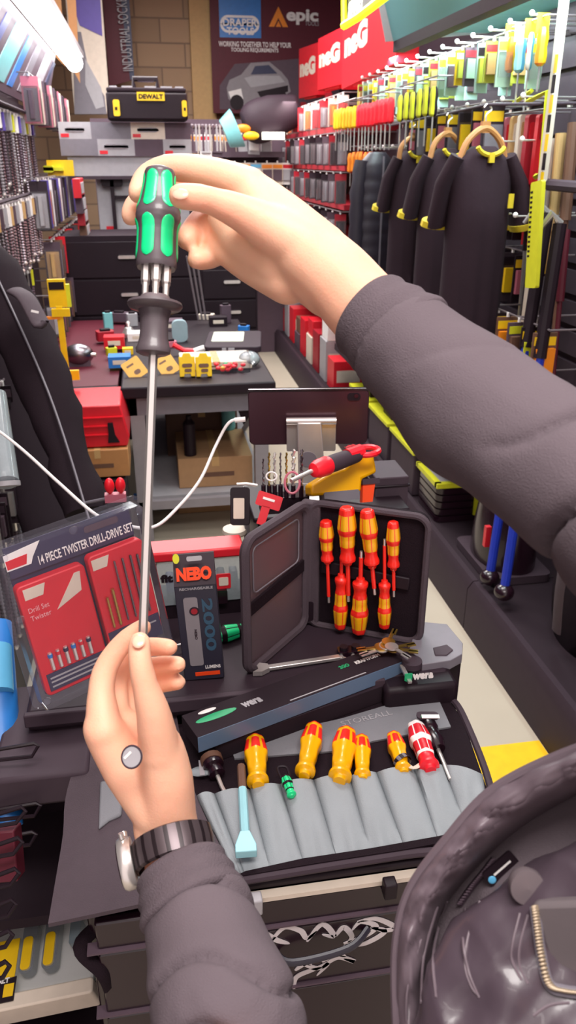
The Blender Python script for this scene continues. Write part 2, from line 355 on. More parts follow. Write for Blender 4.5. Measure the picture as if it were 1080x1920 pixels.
# red headers "neG"
def header(i, px, label):
    x0, x1, yt0, yt1, yb0, yb1, d0, d1 = px
    bl = P(x0, yb0, d0); br = P(x1, yb1, d1); M, ww, _ = frame(bl, br, bl+V((0, 0, 1))); hh = (P(x0, yt0, d0)-bl).length
    t = thing('red_header_sign', label, 'sign', M, 'red header signs over the red shelving')
    part('sign_box', MB().box(0, ww, 0, hh, -.12, 0, 'red'), t, bev=.004)
    txt('neG', ww*.06, hh*.42, ww*i, hh*.36, .001, 'cream', t, bold=.07)
    part('lamp_strip', MB().box(ww*.2, ww*.8, -.012, 0, -.06, -.02, 'brightred'), t)
header(.46, (640, 742, 55, 70, 168, 118, 5.0, 3.95), 'large red header sign with pale lettering, nearest, under yellow sign')
header(.84, (595, 641, 86, 72, 170, 158, 6.0, 5.4), 'middle red header sign of three with pale lettering')
header(.8, (560, 596, 104, 100, 185, 178, 6.9, 6.5), 'smallest and farthest red header sign with pale lettering')
area('red_display_light', (1.1, 5.9, 2.0), (0, 0, 0), .1, 2.0, 7, (1, .9, .85))
# red shelving, far right
t = thing('red_shelving', 'red shop shelving bay with rows of hanging packs beyond the black shirts', 'shelving')
part('back_panel', MB().box(1.6, 1.64, 4.95, 8.3, .2, 1.95, 'maroon'), t)
for z in (.62, .86, 1.1, 1.32, 1.54, 1.76): part('shelf', MB().box(1.18, 1.6, 5.0, 8.2, z, z+.03, 'deepred'), t)
for yy in (4.95, 6.0, 7.1, 8.25): part('upright', MB().box(1.50, 1.55, yy, yy+.05, .2, 2.1, 'deepred'), t)
def pack(name, w_, h_, d_, face, clearc='clearpack', inner='toolgrey', header=.25):
    "a blister pack: card, clear blister, tool inside; local x width, y up (hang point at top), z towards viewer"
    b = MB(); b.box(-w_/2, w_/2, -h_, 0, -.002, 0, face)
    b.box(-w_*.38, w_*.38, -h_*.95, -h_*header, 0, d_*.3, inner)
    b.cyl((0, -h_*.9, d_*.5), (0, -h_*(header+.05), d_*.5), w_*.18, inner, 6)
    b.box(-w_*.44, w_*.44, -h_*.98, -h_*(header-.04), 0, d_, clearc); b.cyl((0, 0, .002), (0, .012, .002), .006, 'white', 6)
    return b.mesh(name)
FACE = Matrix(((0, 0, -1, 0), (-1, 0, 0, 0), (0, 1, 0, 0), (0, 0, 0, 1)))  # local x -> -Y, y -> up, z -> -X (faces the aisle)
FACEL = Matrix(((0, 0, 1, 0), (1, 0, 0, 0), (0, 1, 0, 0), (0, 0, 0, 1)))   # faces +X (left wall)
FRONT = Matrix(((1, 0, 0, 0), (0, 0, -1, 0), (0, 1, 0, 0), (0, 0, 0, 1)))  # faces the camera (-Y)
def row(name, mesh_list, X, ys, z, label, cat, group, face=FRONT, jit=.01, hook=None):
    rail(X, min(ys)-.03, max(ys)+.03, z+.012, 'thin steel rail carrying the '+group, (1.49 if max(ys) < 5.2 else 1.6) if X > 0 else -.94)
    for i, y in enumerate(ys):
        me = mesh_list[i % len(mesh_list)]
        o = bpy.data.objects.new(name, me); COL.objects.link(o)
        o.matrix_world = T(X+R.uniform(-.003, .003), y, z+R.uniform(-.004, .004)) @ face @ RY(R.uniform(-6, 6))
        tagit(o, label+', '+ORD[i] if i < 20 else label, cat, group)
ROWN = [0]
def rail(X, y0, y1, z, label, side):
    b = MB(); b.tube([(X, y0, z), (X, y1, z)], .0035, 'toolgrey', 6)
    for y in lin(y0, y1, 4): b.tube([(X, y, z), (side, y, z)], .0035, 'toolgrey', 6)
    solo('hanging_rail', b, label, 'rail')
def lin(a, b, n): return [a+(b-a)*i/(n-1) for i in range(n)]
rp = [pack('packaged_accessory', .07, .17, .03, f, inner=i) for f, i in (('dark', 'lgrey'), ('black', 'toolgrey'), ('dark', 'midgrey'), ('deepred', 'dark'), ('dusk', 'lgrey'))]
zn = {1.74: 'top', 1.52: 'second', 1.3: 'third', 1.08: 'fourth', .84: 'lowest'}
for z, nm in zn.items():
    row('packaged_accessory', rp[R.randrange(5):]+rp, 1.16, lin(5.02, 8.1, 16), z, f'small dark blister pack on the {nm} red shelf row', 'blister pack', f'blister packs on the {nm} red shelf row')
for z, nm in ((1.95, 'header'),):
    row('packaged_accessory', [pack('packaged_accessory', .07, .16, .03, f, inner=i) for f, i in (('white', 'red'), ('cream', 'orange'), ('red', 'lgrey'))], 1.18, lin(5.1, 8.0, 12), z, 'pale and red blister pack under the red header signs', 'blister pack', 'blister packs under the red headers')
# boxes standing on the far plinth
for i in range(12):
    y = 5.0+i*.26; h_ = R.choice((.12, .2, .28)); m = ['red', 'lgrey', 'deepred', 'cream', 'red', 'dusk'][i % 6]
    solo('stock_box', MB().box(0, .2, 0, .2, 0, h_, m).box(.02, .18, -.001, 0, h_*.3, h_*.7, 'cream' if m != 'cream' else 'red'), f'red or pale stock box on the far right plinth, {ORD[i]}', 'box', T(1.14, y, .19), 'boxes on the far right plinth', bev=.003)
    if i % 2: solo('stock_box', MB().box(0, .17, 0, .18, 0, .12, ['red', 'white', 'brown'][i % 3]), f'box stacked on top of stock box on the far right plinth, {ORD[i//2]}', 'box', T(1.15, y, .192+h_), 'boxes stacked on the far right plinth', bev=.003)
# ---------------- right slatwall products ----------------
def hangdriver(hc, hc2, L=.24, r=.014, name='hanging_screwdriver', card=None):
    b = MB(); b.lathe([(r*.5, -.02), (r*.8, -.03), (r, -.05), (r*.85, -.075), (r, -.1), (r*.9, -.12), (r*.45, -.128)], lambda i, j: hc if (j//2) % 2 else hc2, 8)
    b.cyl((0, -.12, 0), (0, -L, 0), .0035, 'steel', 6); 
    if card: b.box(-.022, .022, -.035, .02, -.012, -.010, card)
    return b.mesh(name)
def pouch(w_, h_, m, m2, m3='yellow'):
    b = MB(); b.box(-w_/2, w_/2, -h_, 0, -.004, .004, m); b.box(-w_*.4, w_*.4, -h_*.8, -h_*.3, .004, .02, m2); b.box(-w_*.45, w_*.45, -h_*.25, -h_*.08, .004, .006, m3); b.cyl((0, 0, 0), (0, .015, 0), .006, 'white', 6)
    return b.mesh('hanging_pack')
def hooks(X0, X1, ys, z, nm):
    me = None
    for i, y in enumerate(ys):
        if me is None:
            b = MB(); b.cyl((X0, 0, 0), (X1, 0, 0), .0035, 'steel', 6); b.ell((X0, 0, .004), (.009, .009, .009), 'white', nu=8, nv=5); b.box(X1-.01, X1, -.012, .012, -.02, .02, 'steel'); me = b.mesh('display_hook')
        o = bpy.data.objects.new('display_hook', me); COL.objects.link(o); o.matrix_world = T(0, y, z)
        tagit(o, f'chrome display hook in the {nm}, {ORD[i] if i < 20 else "far end"}', 'hook', f'chrome hooks of the {nm}')
red1 = hangdriver('brightred', 'red', r=.018); yel1 = hangdriver('yellow', 'orange', r=.018); lim1 = hangdriver('limeyellow', 'black', r=.018)
cards = [pouch(.055, .15, 'palegreen', 'clearpack', 'limeyellow'), pouch(.06, .13, 'olive', 'tan', 'deepred'), pouch(.05, .16, 'aquapale', 'olive', 'black'), pouch(.06, .13, 'dusk', 'palegreen', 'deepred'), pouch(.055, .12, 'yellow', 'olive', 'palegreen'), pouch(.055, .15, 'aquapale', 'dusk', 'yellow')]
dk = [pouch(.08, .2, 'dark', 'grey', 'yellow'), pouch(.07, .17, 'black', 'pink', 'yellow'), pouch(.08, .18, 'charcoal', 'yellow', 'black')]
hooks(1.24, 1.5, lin(2.75, 4.9, 14), 2.02, 'top hook row under the canopy'); hooks(1.24, 1.5, lin(2.75, 4.9, 14), 1.79, 'second hook row'); hooks(1.24, 1.5, lin(2.72, 4.9, 14), 1.66, 'third hook row')
row('hanging_pack', cards, 1.25, lin(2.95, 4.9, 20), 1.985, 'yellow green tool pack hanging in the top hook row', 'tool pack', 'yellow green packs on the top hook row', jit=.012)
row('hanging_pack', cards, 1.38, lin(3.0, 4.95, 18), 1.985, 'yellow green tool pack behind on the top hook row', 'tool pack', 'yellow green packs at the back of the top hook row', jit=.012)
blades = [hangdriver('orange', 'yellow', .2, .02, 'hanging_screwdriver', 'limeyellow'), hangdriver('white', 'skyblue', .25, .012, 'hanging_screwdriver', 'limeyellow'), hangdriver('aqua', 'skyblue', .22, .02, 'hanging_screwdriver', 'white')]
row('hanging_screwdriver', blades, 1.27, lin(2.72, 2.95, 4), 2.0, 'blue or orange handled tool at the near end, top row', 'screwdriver', 'tools at the near end of the top row')
row('red_screwdriver', [red1], 1.14, lin(3.95, 4.55, 9), 1.885, 'red handled screwdriver in the upper row by the canopy', 'screwdriver', 'red handled screwdrivers in the upper row')
row('yellow_screwdriver', [yel1], 1.14, lin(4.65, 5.1, 7), 1.89, 'yellow handled screwdriver in the upper row beyond the red ones', 'screwdriver', 'yellow handled screwdrivers in the upper row')
row('yellow_screwdriver', [lim1], 1.16, lin(3.4, 3.86, 6), 1.89, 'lime and black screwdriver in the upper row before the red ones', 'screwdriver', 'lime handled screwdrivers in the upper row')
row('hanging_pack', dk, 1.25, lin(3.0, 3.9, 8), 1.78, 'dark blister pack in the second hook row above the shirts', 'tool pack', 'dark packs in the second hook row')
row('orange_screwdriver', [hangdriver('orange', 'red', .2, .02)], 1.2, lin(4.5, 4.95, 6), 1.66, 'orange and red screwdriver low in the row beside black puffer jacket', 'screwdriver', 'orange screwdrivers beside the puffer jacket')
# long handled rules and levels in the third row: red, cream, yellow
def stick(w_, L, m, m2):
    b = MB(); b.rbox(-w_/2, w_/2, -L, 0, -.012, .012, w_*.3, m); b.rbox(-w_*.3, w_*.3, -L*.35, -L*.1, .012, .014, w_*.2, m2); return b.mesh('hanging_handle')
st = [stick(.035, .22, 'red', 'deepred'), stick(.04, .24, 'deepred', 'red'), stick(.035, .22, 'cream', 'tan'), stick(.04, .23, 'tan', 'cream'), stick(.03, .23, 'pink', 'red')]
row('hand_rasp', st, 1.30, lin(2.72, 3.25, 9), 1.74, 'red or cream tool handle right of the wooden hanger', 'hand tool', 'red and cream handles right of the wooden hanger')
row('hanging_pack', dk+cards[2:3], 1.36, lin(2.8, 3.9, 12), 1.50, 'dark pack hanging in the hook row behind the shirts', 'tool pack', 'dark packs behind the shirts')
row('hanging_pack', dk, 1.36, lin(2.75, 3.7, 10), 1.28, 'dark pack hanging low behind the shirts', 'tool pack', 'dark packs low behind the shirts')
hooks(1.2, 1.5, lin(2.62, 3.6, 8), 1.43, 'fourth hook row behind the shirts')
# a yellow folding square near the post
q = on(990, 190, 0, 1.28)
solo('folding_square', MB().tube([(0, 0, 0), (.14, .02, 0), (.16, -.22, 0), (.12, -.23, 0)], .010, 'limeyellow', 4).tube([(.02, .03, 0), (-.12, .0, 0)], .008, 'limeyellow', 4), 'bright yellow bent plastic square hanging beside the upright post', 'set square', T(q.x, q.y, q.z) @ FACE)
# upright post with yellow and black tape
t = thing('display_post', 'pale upright post with yellow and black stickers', 'post', T(1.27, 2.62, .19))
part('post_body', MB().box(0, .02, -.014, .014, 0, 2.0, 'cream'), t)
b = MB()
for i in range(12): b.box(-.004, -.001, -.03, -.012, 1.05+i*.055, 1.05+i*.055+.05, 'yellow' if i % 2 else 'black')
part('striped_sticker', b, t)
# near bay: long handles
near = [(1010, 240, 700, 30, 'red', 'long red handle standing beside the pale post'), (1036, 260, 720, 16, 'steel', 'bright steel bar in the long tool rack'), (1052, 250, 640, 22, 'tan', 'tan wooden shaft in the long tool rack'),
        (1076, 230, 620, 24, 'brown', 'brown shaft at the right edge of the photo'), (1062, 430, 720, 18, 'maroon', 'dark red bar hanging beside the blue tools')]
for px, ya, yb, wpx, m, lb in near:
    a = on(px, ya, 0, 1.35); b_ = on(px-(yb-ya)*.09, yb, 0, 1.35); r = wpx/F*a.y/2*.9
    bb = MB(); bb.tube([a, a.lerp(b_, .45)], r, m, 10); bb.tube([a.lerp(b_, .45), b_], r*.6, 'steel' if m in ('red',) else m, 10)
    solo('long_shaft_tool', bb, lb, 'hand tool')
solo('rack_bar', MB().tube([on(1015, 345, 0, 1.3), on(1095, 352, 0, 1.3)], .018, 'charcoal', 8), 'thick dark bar holding the long tools at right edge', 'rack bar')
# yellow spirit level
M, ww, hh = frame(on(984, 540, 0, 1.16), on(1004, 540, 0, 1.16), on(998, 342, 0, 1.16))
t = thing('spirit_level', 'yellow ruler with black graduations hanging right of the shirts', 'ruler', M)
part('level_body', MB().rbox(0, ww, 0, hh, -.012, 0, .008, 'limeyellow'), t)
b = MB()
for i in range(14): b.box(.004, .018, hh*.3+i*hh*.046, hh*.3+i*hh*.046+.006, 0, .001, 'black')
part('graduation_marks', b, t)
# blue crowbars: leaning down the rack
for i, (pa, pb, lb) in enumerate((((1026, 400), (918, 1082), 'blue wrecking bar with black grip, left one of the pair'), ((1050, 420), (945, 1110), 'blue wrecking bar with black grip, right one of the pair'))):
    a = on(*pa, 0, 1.25); b_ = on(*pb, 0, 1.12)
    t = thing('wrecking_bar', lb, 'wrecking bar', group='blue wrecking bars')
    part('bar_shaft', MB().tube([a.lerp(b_, .15), b_], .016, 'royal', 10), t)
    part('rubber_grip', MB().tube([a, a.lerp(b_, .34)], .021, 'black', 10), t)
    part('claw_head', MB().tube([a+V((-.06, .03, -.03)), a+V((-.03, 0, .03)), a], [.006, .013, .013], 'steel', 8), t)
    part('foot_collar', MB().ell(tuple(b_), (.035, .035, .03), 'blackgloss'), t)
# clutter packs under the shirts, by the arm
row('hanging_pack', [pouch(.08, .16, 'brown', 'orange', 'yellow'), pouch(.07, .15, 'black', 'limeyellow', 'yellow'), pouch(.08, .15, 'dusk', 'brown', 'limeyellow')], 1.22, lin(2.35, 3.0, 8), 1.10, 'brown and yellow pack hanging below the shirts near the sleeve', 'tool pack', 'packs below the shirts')
row('hanging_pack', [pouch(.08, .16, 'black', 'limeyellow', 'yellow'), pouch(.07, .15, 'dusk', 'tan', 'yellow')], 1.24, lin(2.35, 3.1, 8), .9, 'black and yellow pack hanging low under the shirts', 'tool pack', 'packs low under the shirts')
# ---------------- shirts ----------------
def shirt(label, px, py, Y, wpx, hpx, rot, hang=True, group='black work shirts on hangers'):
    top = on(px, py, 1, Y); sc = wpx/F*((top-C0).dot(FW))
    h_ = hpx/F*((top-C0).dot(FW))*1.08
    t = thing('work_shirt', label, 'shirt', T(*top) @ RZ(rot), group)
    w_ = sc/2; b = MB(); seg = 32; rings = []
    for i in range(15):
        k = i/14; z = -.02-k*h_
        wx = w_*(.35+.65*min(1, (k/.1)**.6)) if k < .1 else w_*(1-.05*math.sin(k*3))
        dp = .03+.045*min(1, k*3)
        rings.append([((wx*math.cos(a:=2*math.pi*j/seg))*(1), (dp+ .012*k*math.sin(j*2.3+1))*math.sin(a)*1.1, z - .0*math.cos(a)) for j in range(seg)])
    b.loft(rings, 'cloth'); part('shirt_body', b, t, smooth=80)
    for s in (-1, 1):
        b = MB(); a = V((s*w_*.8, 0, -.05)); e = V((s*(w_+.02)+s*.03, -.02, -.27)) if s > 0 else V((-w_*.95, .07, -.26)); b.tube([a, a.lerp(e, .4)+V((s*.02, 0, 0)), e], [.05, .06, .07], 'cloth', 14, flat=.5); sl = part('sleeve', b, t, smooth=80)
        d = (e-a).normalized(); part('sleeve_trim', MB().tube([e-d*.008, e+d*.012], .0715, 'trimyellow', 14, flat=.52), sl)
    b = MB(); n = []
    for i in range(9):
        an = math.pi*(.1+.8*i/8); n.append((-.055*math.cos(an), -.045, -.012-.035*math.sin(an)))
    b.tube(n, .008, 'trimyellow', 6); b.box(-.01, .01, -.056, -.046, -.07, -.04, 'trimyellow'); part('collar_trim', b, t)
    b = MB(); b.box(.06, .08, -.087, -.083, -.21, -.165, 'trimyellow'); part('chest_logo', b, t)
    H = thing('coat_hanger', label.replace('black work shirt', 'wooden coat hanger holding black work shirt'), 'coat hanger', T(*top) @ RZ(rot), 'wooden coat hangers')
    b = MB(); b.tube(spline([(-w_*.75, 0, -.06), (-.06, 0, .0), (0, 0, .035), (.06, 0, .0), (w_*.75, 0, -.06)], 5), .011, 'wood', 8); b.box(-.016, .016, -.006, .006, .02, .055, 'wood'); part('hanger_bar', b, H)
    part('hanger_hook', MB().tube(spline([(0, 0, .05), (0, 0, .075), (.018, 0, .09), (.0, 0, .105), (-.012, 0, .095)], 5), .003, 'steel', 6), H)
    return t
shirt('black work shirt with yellow trim, nearest and rightmost of three', 908, 262, 2.75, 135, 330, 12)
shirt('black work shirt with yellow trim, middle of three on the rail', 838, 268, 3.25, 105, 300, 22)
shirt('black work shirt with yellow trim, leftmost and farthest of three', 772, 274, 3.8, 80, 280, 25)
# puffer jacket
top = on(708, 285, 1, 4.3); t = thing('puffer_jacket', 'black quilted puffer jacket hanging left of the work shirts', 'jacket', T(*top) @ RZ(15))
b = MB(); rings = []
for i in range(61):
    k = i/60; z = -k*.72; wx = .10*(.45+.55*min(1, k/.08)) * (1+.05*abs(math.sin(k*math.pi*11))); 
    rings.append([(wx*math.cos(2*math.pi*j/24), wx*.6*math.sin(2*math.pi*j/24), z) for j in range(24)])
b.loft(rings, 'navyblack'); part('jacket_body', b, t, smooth=80)
for s in (-1, 1): part('jacket_sleeve', MB().tube([V((s*.09, 0, -.04-.001*i*1)) + V((s*.02*min(1, i/3), 0, -.05*i)) for i in range(10)], [.035+.006*(i % 2) for i in range(10)], 'navyblack', 12), t, smooth=80)
part('zip_line', MB().box(-.004, .004, -.068, -.062, -.7, -.02, 'grey'), t)
solo('clothes_rail', MB().tube([(lambda a, b: a+(a-b)*.5)(on(772, 274, 1, 3.8), on(908, 262, 1, 2.75))+V((0, 0, .104)), on(772, 274, 1, 3.8)+V((0, 0, .104)), on(838, 268, 1, 3.25)+V((0, 0, .104)), on(908, 262, 1, 2.75)+V((0, 0, .104)), V((1.45, 2.60, on(908, 262, 1, 2.75).z+.104))], .005, 'charcoal', 8), 'dark rail carrying the shirts along the display', 'clothes rail')
# items on the near plinth: caddy tray, bags
q = on(800, 935, 2, .19)
M, ww = std(on(790, 985, 2, .19), on(860, 1010, 2, .19))
t = thing('tool_tote', 'black ribbed tool tote with lime green edging on the plinth', 'tool tote', T(1.12, 2.90, .19))
b = MB()
for i in range(5): b.rbox(0, .24, 0, .26, i*.032, i*.032+.025, .03, 'blackgloss'); b.rbox(.008, .232, .008, .252, i*.032+.023, (i+1)*.032+.002, .03, 'black')
part('ribbed_body', b, t); b = MB(); b.box(-.01, .25, -.01, .02, .16, .18, 'limeyellow'); b.box(-.01, .25, .25, .27, .16, .18, 'limeyellow'); b.box(-.01, .015, 0, .26, .16, .18, 'limeyellow'); b.box(.235, .25, 0, .26, .16, .18, 'limeyellow')
part('lime_rim', b, t); part('lime_clip', MB().box(.16, .2, -.014, -.004, .03, .17, 'limeyellow'), t); part('organiser_tray', MB().box(.02, .13, .02, .24, .15, .17, 'lgrey'), t)
for i in range(3):
    lb = ['dark storage bin with lime rim behind the ribbed tote, nearest', 'dark storage bin with lime rim behind the ribbed tote, middle', 'dark storage bin with lime rim behind the ribbed tote, farthest'][i]
    t = thing('storage_bin', lb, 'storage bin', T(1.11, 3.2+i*.42, .19), 'lime rimmed storage bins'); part('bin_body', MB().box(0, .3, 0, .36, 0, .2, 'charcoal'), t, bev=.005)
    part('bin_rim', MB().box(-.01, .31, -.01, .37, .2, .215, 'limeyellow'), t); part('bin_contents', MB().box(.03, .12, .05, .2, .215, .28, 'black').box(.15, .24, .1, .3, .215, .3, ['yellow', 'dusk', 'orange'][i]), t)
for i in range(9):
    solo('small_tool_box', MB().box(0, .09, 0, .12, 0, .10, ['black', 'dusk', 'brown', 'limeyellow', 'black', 'maroon'][i % 6]).box(.01, .08, -.001, 0, .03, .07, 'dark'), f'small boxed accessory on the shelf under the sleeve, {ORD[i]}', 'box', T(1.12+.1*(i % 2), 2.9+.17*i, .56), 'boxed accessories under the sleeve', bev=.002)
solo('display_shelf', MB().box(1.1, 1.5, 2.7, 4.8, .53, .555, 'charcoal').box(1.095, 1.1, 2.7, 4.8, .52, .56, 'dark'), 'low dark shelf under the hanging shirts', 'shelf')
# open holdall bag
t = thing('holdall_bag', 'glossy black open holdall bag on the plinth beside the wrecking bars', 'bag', T(1.25, 2.52, .19))
rings = []
for i in range(9):
    k = i/8; s = 1-.25*k*k; rings.append([((.11*s)*math.cos(a:=2*math.pi*j/24), .17*s*math.sin(a), .02+k*.27+.025*k*math.sin(3*a)) for j in range(24)])
part('bag_body', MB().loft(rings, 'blackgloss'), t, smooth=80); part('bag_handle', MB().tube(spline([(-.08, -.06, .28), (-.1, -.08, .38), (-.06, 0, .44), (-.02, .08, .34)], 6), .012, 'blackgloss'), t)
part('red_zip_pull', MB().box(-.12, -.1, -.1, -.08, .12, .2, 'red'), t); part('bag_base', MB().rbox(-.12, .12, -.18, .18, 0, .03, .03, 'charcoal'), t)
t = thing('black_backpack', 'black padded backpack on the near plinth beside the sleeve', 'bag', T(1.28, 1.95, .19))
rings = []
for i in range(10):
    k = i/9; s = math.sin(math.pi*(.18+.72*k))**.5; rings.append([((.10*s)*math.cos(a:=2*math.pi*j/24)+.04*k, .19*s*math.sin(a), k*.5) for j in range(24)])
part('pack_body', MB().loft(rings, 'nylon'), t, smooth=80); part('pack_strap', MB().tube(spline([(-.06, -.05, .45), (-.14, -.06, .32), (-.12, -.04, .08)], 6), .022, 'nylonlight', 8, flat=.4), t)
t = thing('tool_case', 'dark tool case standing on the plinth nearest the person', 'tool case', T(1.2, 1.12, .19))
part('case_body', MB().box(0, .32, 0, .5, 0, .42, 'nylon'), t, bev=.03); part('case_handle', MB().tube(spline([(.0, .15, .44), (-.04, .18, .47), (-.04, .32, .47), (0, .35, .44)], 5), .012, 'steel'), t); part('red_tag', MB().box(-.004, 0, .2, .24, .2, .26, 'red'), t)
# ---------------- left display ----------------
struct('wall_peg', MB().box(-.98, -.94, 1.2, 7.2, .1, 2.05, 'dark'))
t = thing('lit_display_header', 'blue printed header canopy with bright white tube light on the left', 'display header')
a = on(150, 133, 0, -.42); 
M, ww, hh = frame(V((-.62, 3.0, 1.95)), V((-.62, 6.0, 1.95)), V((-.5, 3.0, 2.25)))
part('header_panel', MB().prism([(-.66, 1.90), (-.56, 2.26), (-.55, 2.26), (-.65, 1.90)], -6.4, -2.6, 'dusk', A), t)
A2 = t.matrix_world.inverted() @ frame(V((-.648, 2.6, 1.92)), V((-.648, 6.4, 1.92)), V((-.555, 2.6, 2.25)))[0]
A2 = A2 @ T(0, 0, .004)
b = MB()
for i, (x0, w_, m) in enumerate(((.35, .22, 'blue'), (.75, .3, 'skyblue'), (1.2, .14, 'dblue'), (1.5, .35, 'teal'), (1.95, .16, 'blue'), (2.3, .2, 'grey'), (2.75, .3, 'lgrey'), (3.2, .12, 'navy'), (.05, .2, 'teal'))):
    b.prism([(x0, .02), (x0+w_, .02), (x0+w_+.5, .3), (x0+.5, .3)], -.002+.0001*i, .001+.0003*i, m)
part('tool_print', b, t, A2)
la = on(0, 5, 0, -.46); lb_ = on(143, 132, 0, -.46)
part('tube_light', MB().tube([V((-.47, 2.9, 2.27)), V((-.47, 7.0, 2.27))], .062, 'led', 14), t)
part('light_housing', MB().box(-.54, -.40, 2.9, 7.1, 2.31, 2.35, 'lgrey'), t)
part('lower_shelf_edge', MB().box(-.8, -.62, 2.6, 5.0, 1.84, 1.865, 'black'), t)
area('left_display_light', (-.47, 4.8, 2.2), (0, 0, 0), .08, 3.5, 10, (.95, .98, 1))
# long drill bits: spiral bodies
def sds(L, r, head, shank='steel', body='darksteel', card=True):
    b = MB(); n = int(L/.008); pts = [(0, -.06-i*(L-.06)/n, 0) for i in range(n+1)]
    b.tube(pts, [r*(1 if (i % 2) else .62) for i in range(n+1)], body, 6)
    b.cyl((0, -.06, 0), (0, 0, 0), r*.9, shank, 6); b.ell((0, -L, 0), (r*1.2, r*1.4, r*1.2), 'steel', nu=6, nv=4)
    if card: b.box(-.016, .016, -.075, .0, -.005, .005, head); b.cyl((0, 0, 0), (0, .012, 0), .008, 'white', 6)
    return b.mesh('masonry_drill_bit')
L1 = [sds(.36, .007, 'lgrey'), sds(.34, .008, 'limeyellow', body='midgrey'), sds(.38, .007, 'white'), sds(.3, .009, 'purple', body='dusk'), sds(.36, .007, 'grey')]
row('masonry_drill_bit', L1, -.62, lin(3.3, 5.2, 20), 1.80, 'long spiral masonry drill bit in the upper left row', 'drill bit', 'masonry drill bits in the upper left row')
row('masonry_drill_bit', L1[1:]+L1[:1], -.74, lin(3.3, 5.4, 20), 1.82, 'long spiral masonry drill bit behind the upper left row', 'drill bit', 'masonry drill bits behind the upper left row')
L2 = [sds(.28, .008, 'lgrey'), sds(.26, .009, 'white'), sds(.3, .008, 'tan'), sds(.27, .008, 'dusk')]
row('masonry_drill_bit', L2, -.58, lin(3.2, 4.7, 18), 1.42, 'spiral drill bit in the second row on the left', 'drill bit', 'drill bits in the second left row')
row('masonry_drill_bit', L2[::-1], -.72, lin(3.2, 5.0, 18), 1.42, 'spiral drill bit at the back of the second left row', 'drill bit', 'drill bits at the back of the second left row')
L3 = [sds(.25, .008, 'black', body='dusk'), sds(.25, .010, 'dark', body='grey'), sds(.25, .009, 'limeyellow', body='dusk')]
row('masonry_drill_bit', L3, -.6, lin(3.0, 4.3, 16), 1.10, 'dark drill bit in the third row on the left', 'drill bit', 'drill bits in the third left row')
row('blister_pack', [pack('blister_pack', .09, .24, .02, f, inner=i) for f, i in (('dark', 'lgrey'), ('purple', 'steel'), ('white', 'orange'), ('dusk', 'steel'))], -.55, lin(4.55, 6.2, 14), 1.50, 'clear tool pack hanging beside the red racks on the left', 'blister pack', 'tool packs beside the red racks')
row('blister_pack', [pack('blister_pack', .09, .22, .02, f, inner=i) for f, i in (('pink', 'dusk'), ('cream', 'brown'), ('dusk', 'pink'), ('dark', 'lgrey'))], -.56, lin(4.8, 6.6, 14), 2.0, 'pinkish blister pack under the end of the tube light', 'blister pack', 'blister packs under the tube light')
row('blister_pack', [pack('blister_pack', .09, .2, .02, f, inner=i) for f, i in (('dusk', 'tan'), ('brown', 'lgrey'), ('red', 'dusk'), ('dark', 'lgrey'))], -.52, lin(4.6, 6.4, 14), 1.2, 'brownish clear pack hanging low behind the drill bits', 'blister pack', 'brownish packs behind the drill bits')
row('blister_pack', [pack('blister_pack', .09, .2, .02, f, inner=i) for f, i in (('dark', 'lgrey'), ('brown', 'pink'), ('dusk', 'brown'))], -.5, lin(4.2, 5.8, 12), .97, 'dark clear pack hanging above the red bench', 'blister pack', 'dark packs above the red bench')
row('blister_pack', [pack('blister_pack', .09, .24, .02, f, inner=i) for f, i in (('dark', 'grey'), ('black', 'dusk'), ('dark', 'charcoal'))], -.62, lin(2.4, 4.2, 18), .82, 'dark accessory pack in the lower left hook row', 'blister pack', 'dark packs in the lower left row')
row('blister_pack', [pack('blister_pack', .07, .24, .02, f, inner=i) for f, i in (('dark', 'grey'), ('black', 'lgrey'), ('dark', 'charcoal'))], -.6, lin(2.0, 3.8, 18), .55, 'dark accessory pack near the floor on the left', 'blister pack', 'dark packs near the floor on the left')
L4 = [sds(.34, .008, 'dark', body='grey', card=False), sds(.34, .009, 'dark', body='dusk', card=False)]
row('masonry_drill_bit', L4, -.50, lin(2.0, 3.1, 18), .55, 'bare spiral drill bit in the bottom left rack', 'drill bit', 'bare drill bits in the bottom left rack')
row('masonry_drill_bit', L4, -.52, lin(2.3, 3.4, 16), .92, 'bare spiral drill bit above the bottom left rack', 'drill bit', 'bare drill bits above the bottom left rack')
for z, nm in ((1.83, 'upper'), (1.44, 'middle'), (1.12, 'lower'), (.84, 'bottom'), (.57, 'lowest')):
    b = MB(); b.tube([(-.6, 1.9, z), (-.6, 5.6, z)], .008, 'charcoal', 6); solo('hanging_rail', b, f'dark rail carrying the {nm} row of the left display', 'rail')
t = thing('display_plinth', 'dark low plinth under the left hook display', 'plinth', T(-.72, 1.3, 0)); part('plinth_body', MB().box(-.2, .22, 0, 3.4, 0, .26, 'black'), t, bev=.006)
glint = [pouch(.06, .12, 'black', 'dusk', 'dark'), pouch(.05, .15, 'dark', 'steel', 'black'), sds(.2, .007, 'black', body='darksteel', card=False), pouch(.05, .14, 'black', 'darksteel', 'dusk')]
row('dark_accessory_pack', glint, -.48, lin(2.05, 2.75, 12), .96, 'dark pack with small metal glints hanging behind the white cable', 'accessory pack', 'dark packs behind the white cable')
row('dark_accessory_pack', glint[::-1], -.47, lin(1.9, 2.6, 12), .74, 'dark pack with metal parts low behind the white cable', 'accessory pack', 'dark packs low behind the white cable')
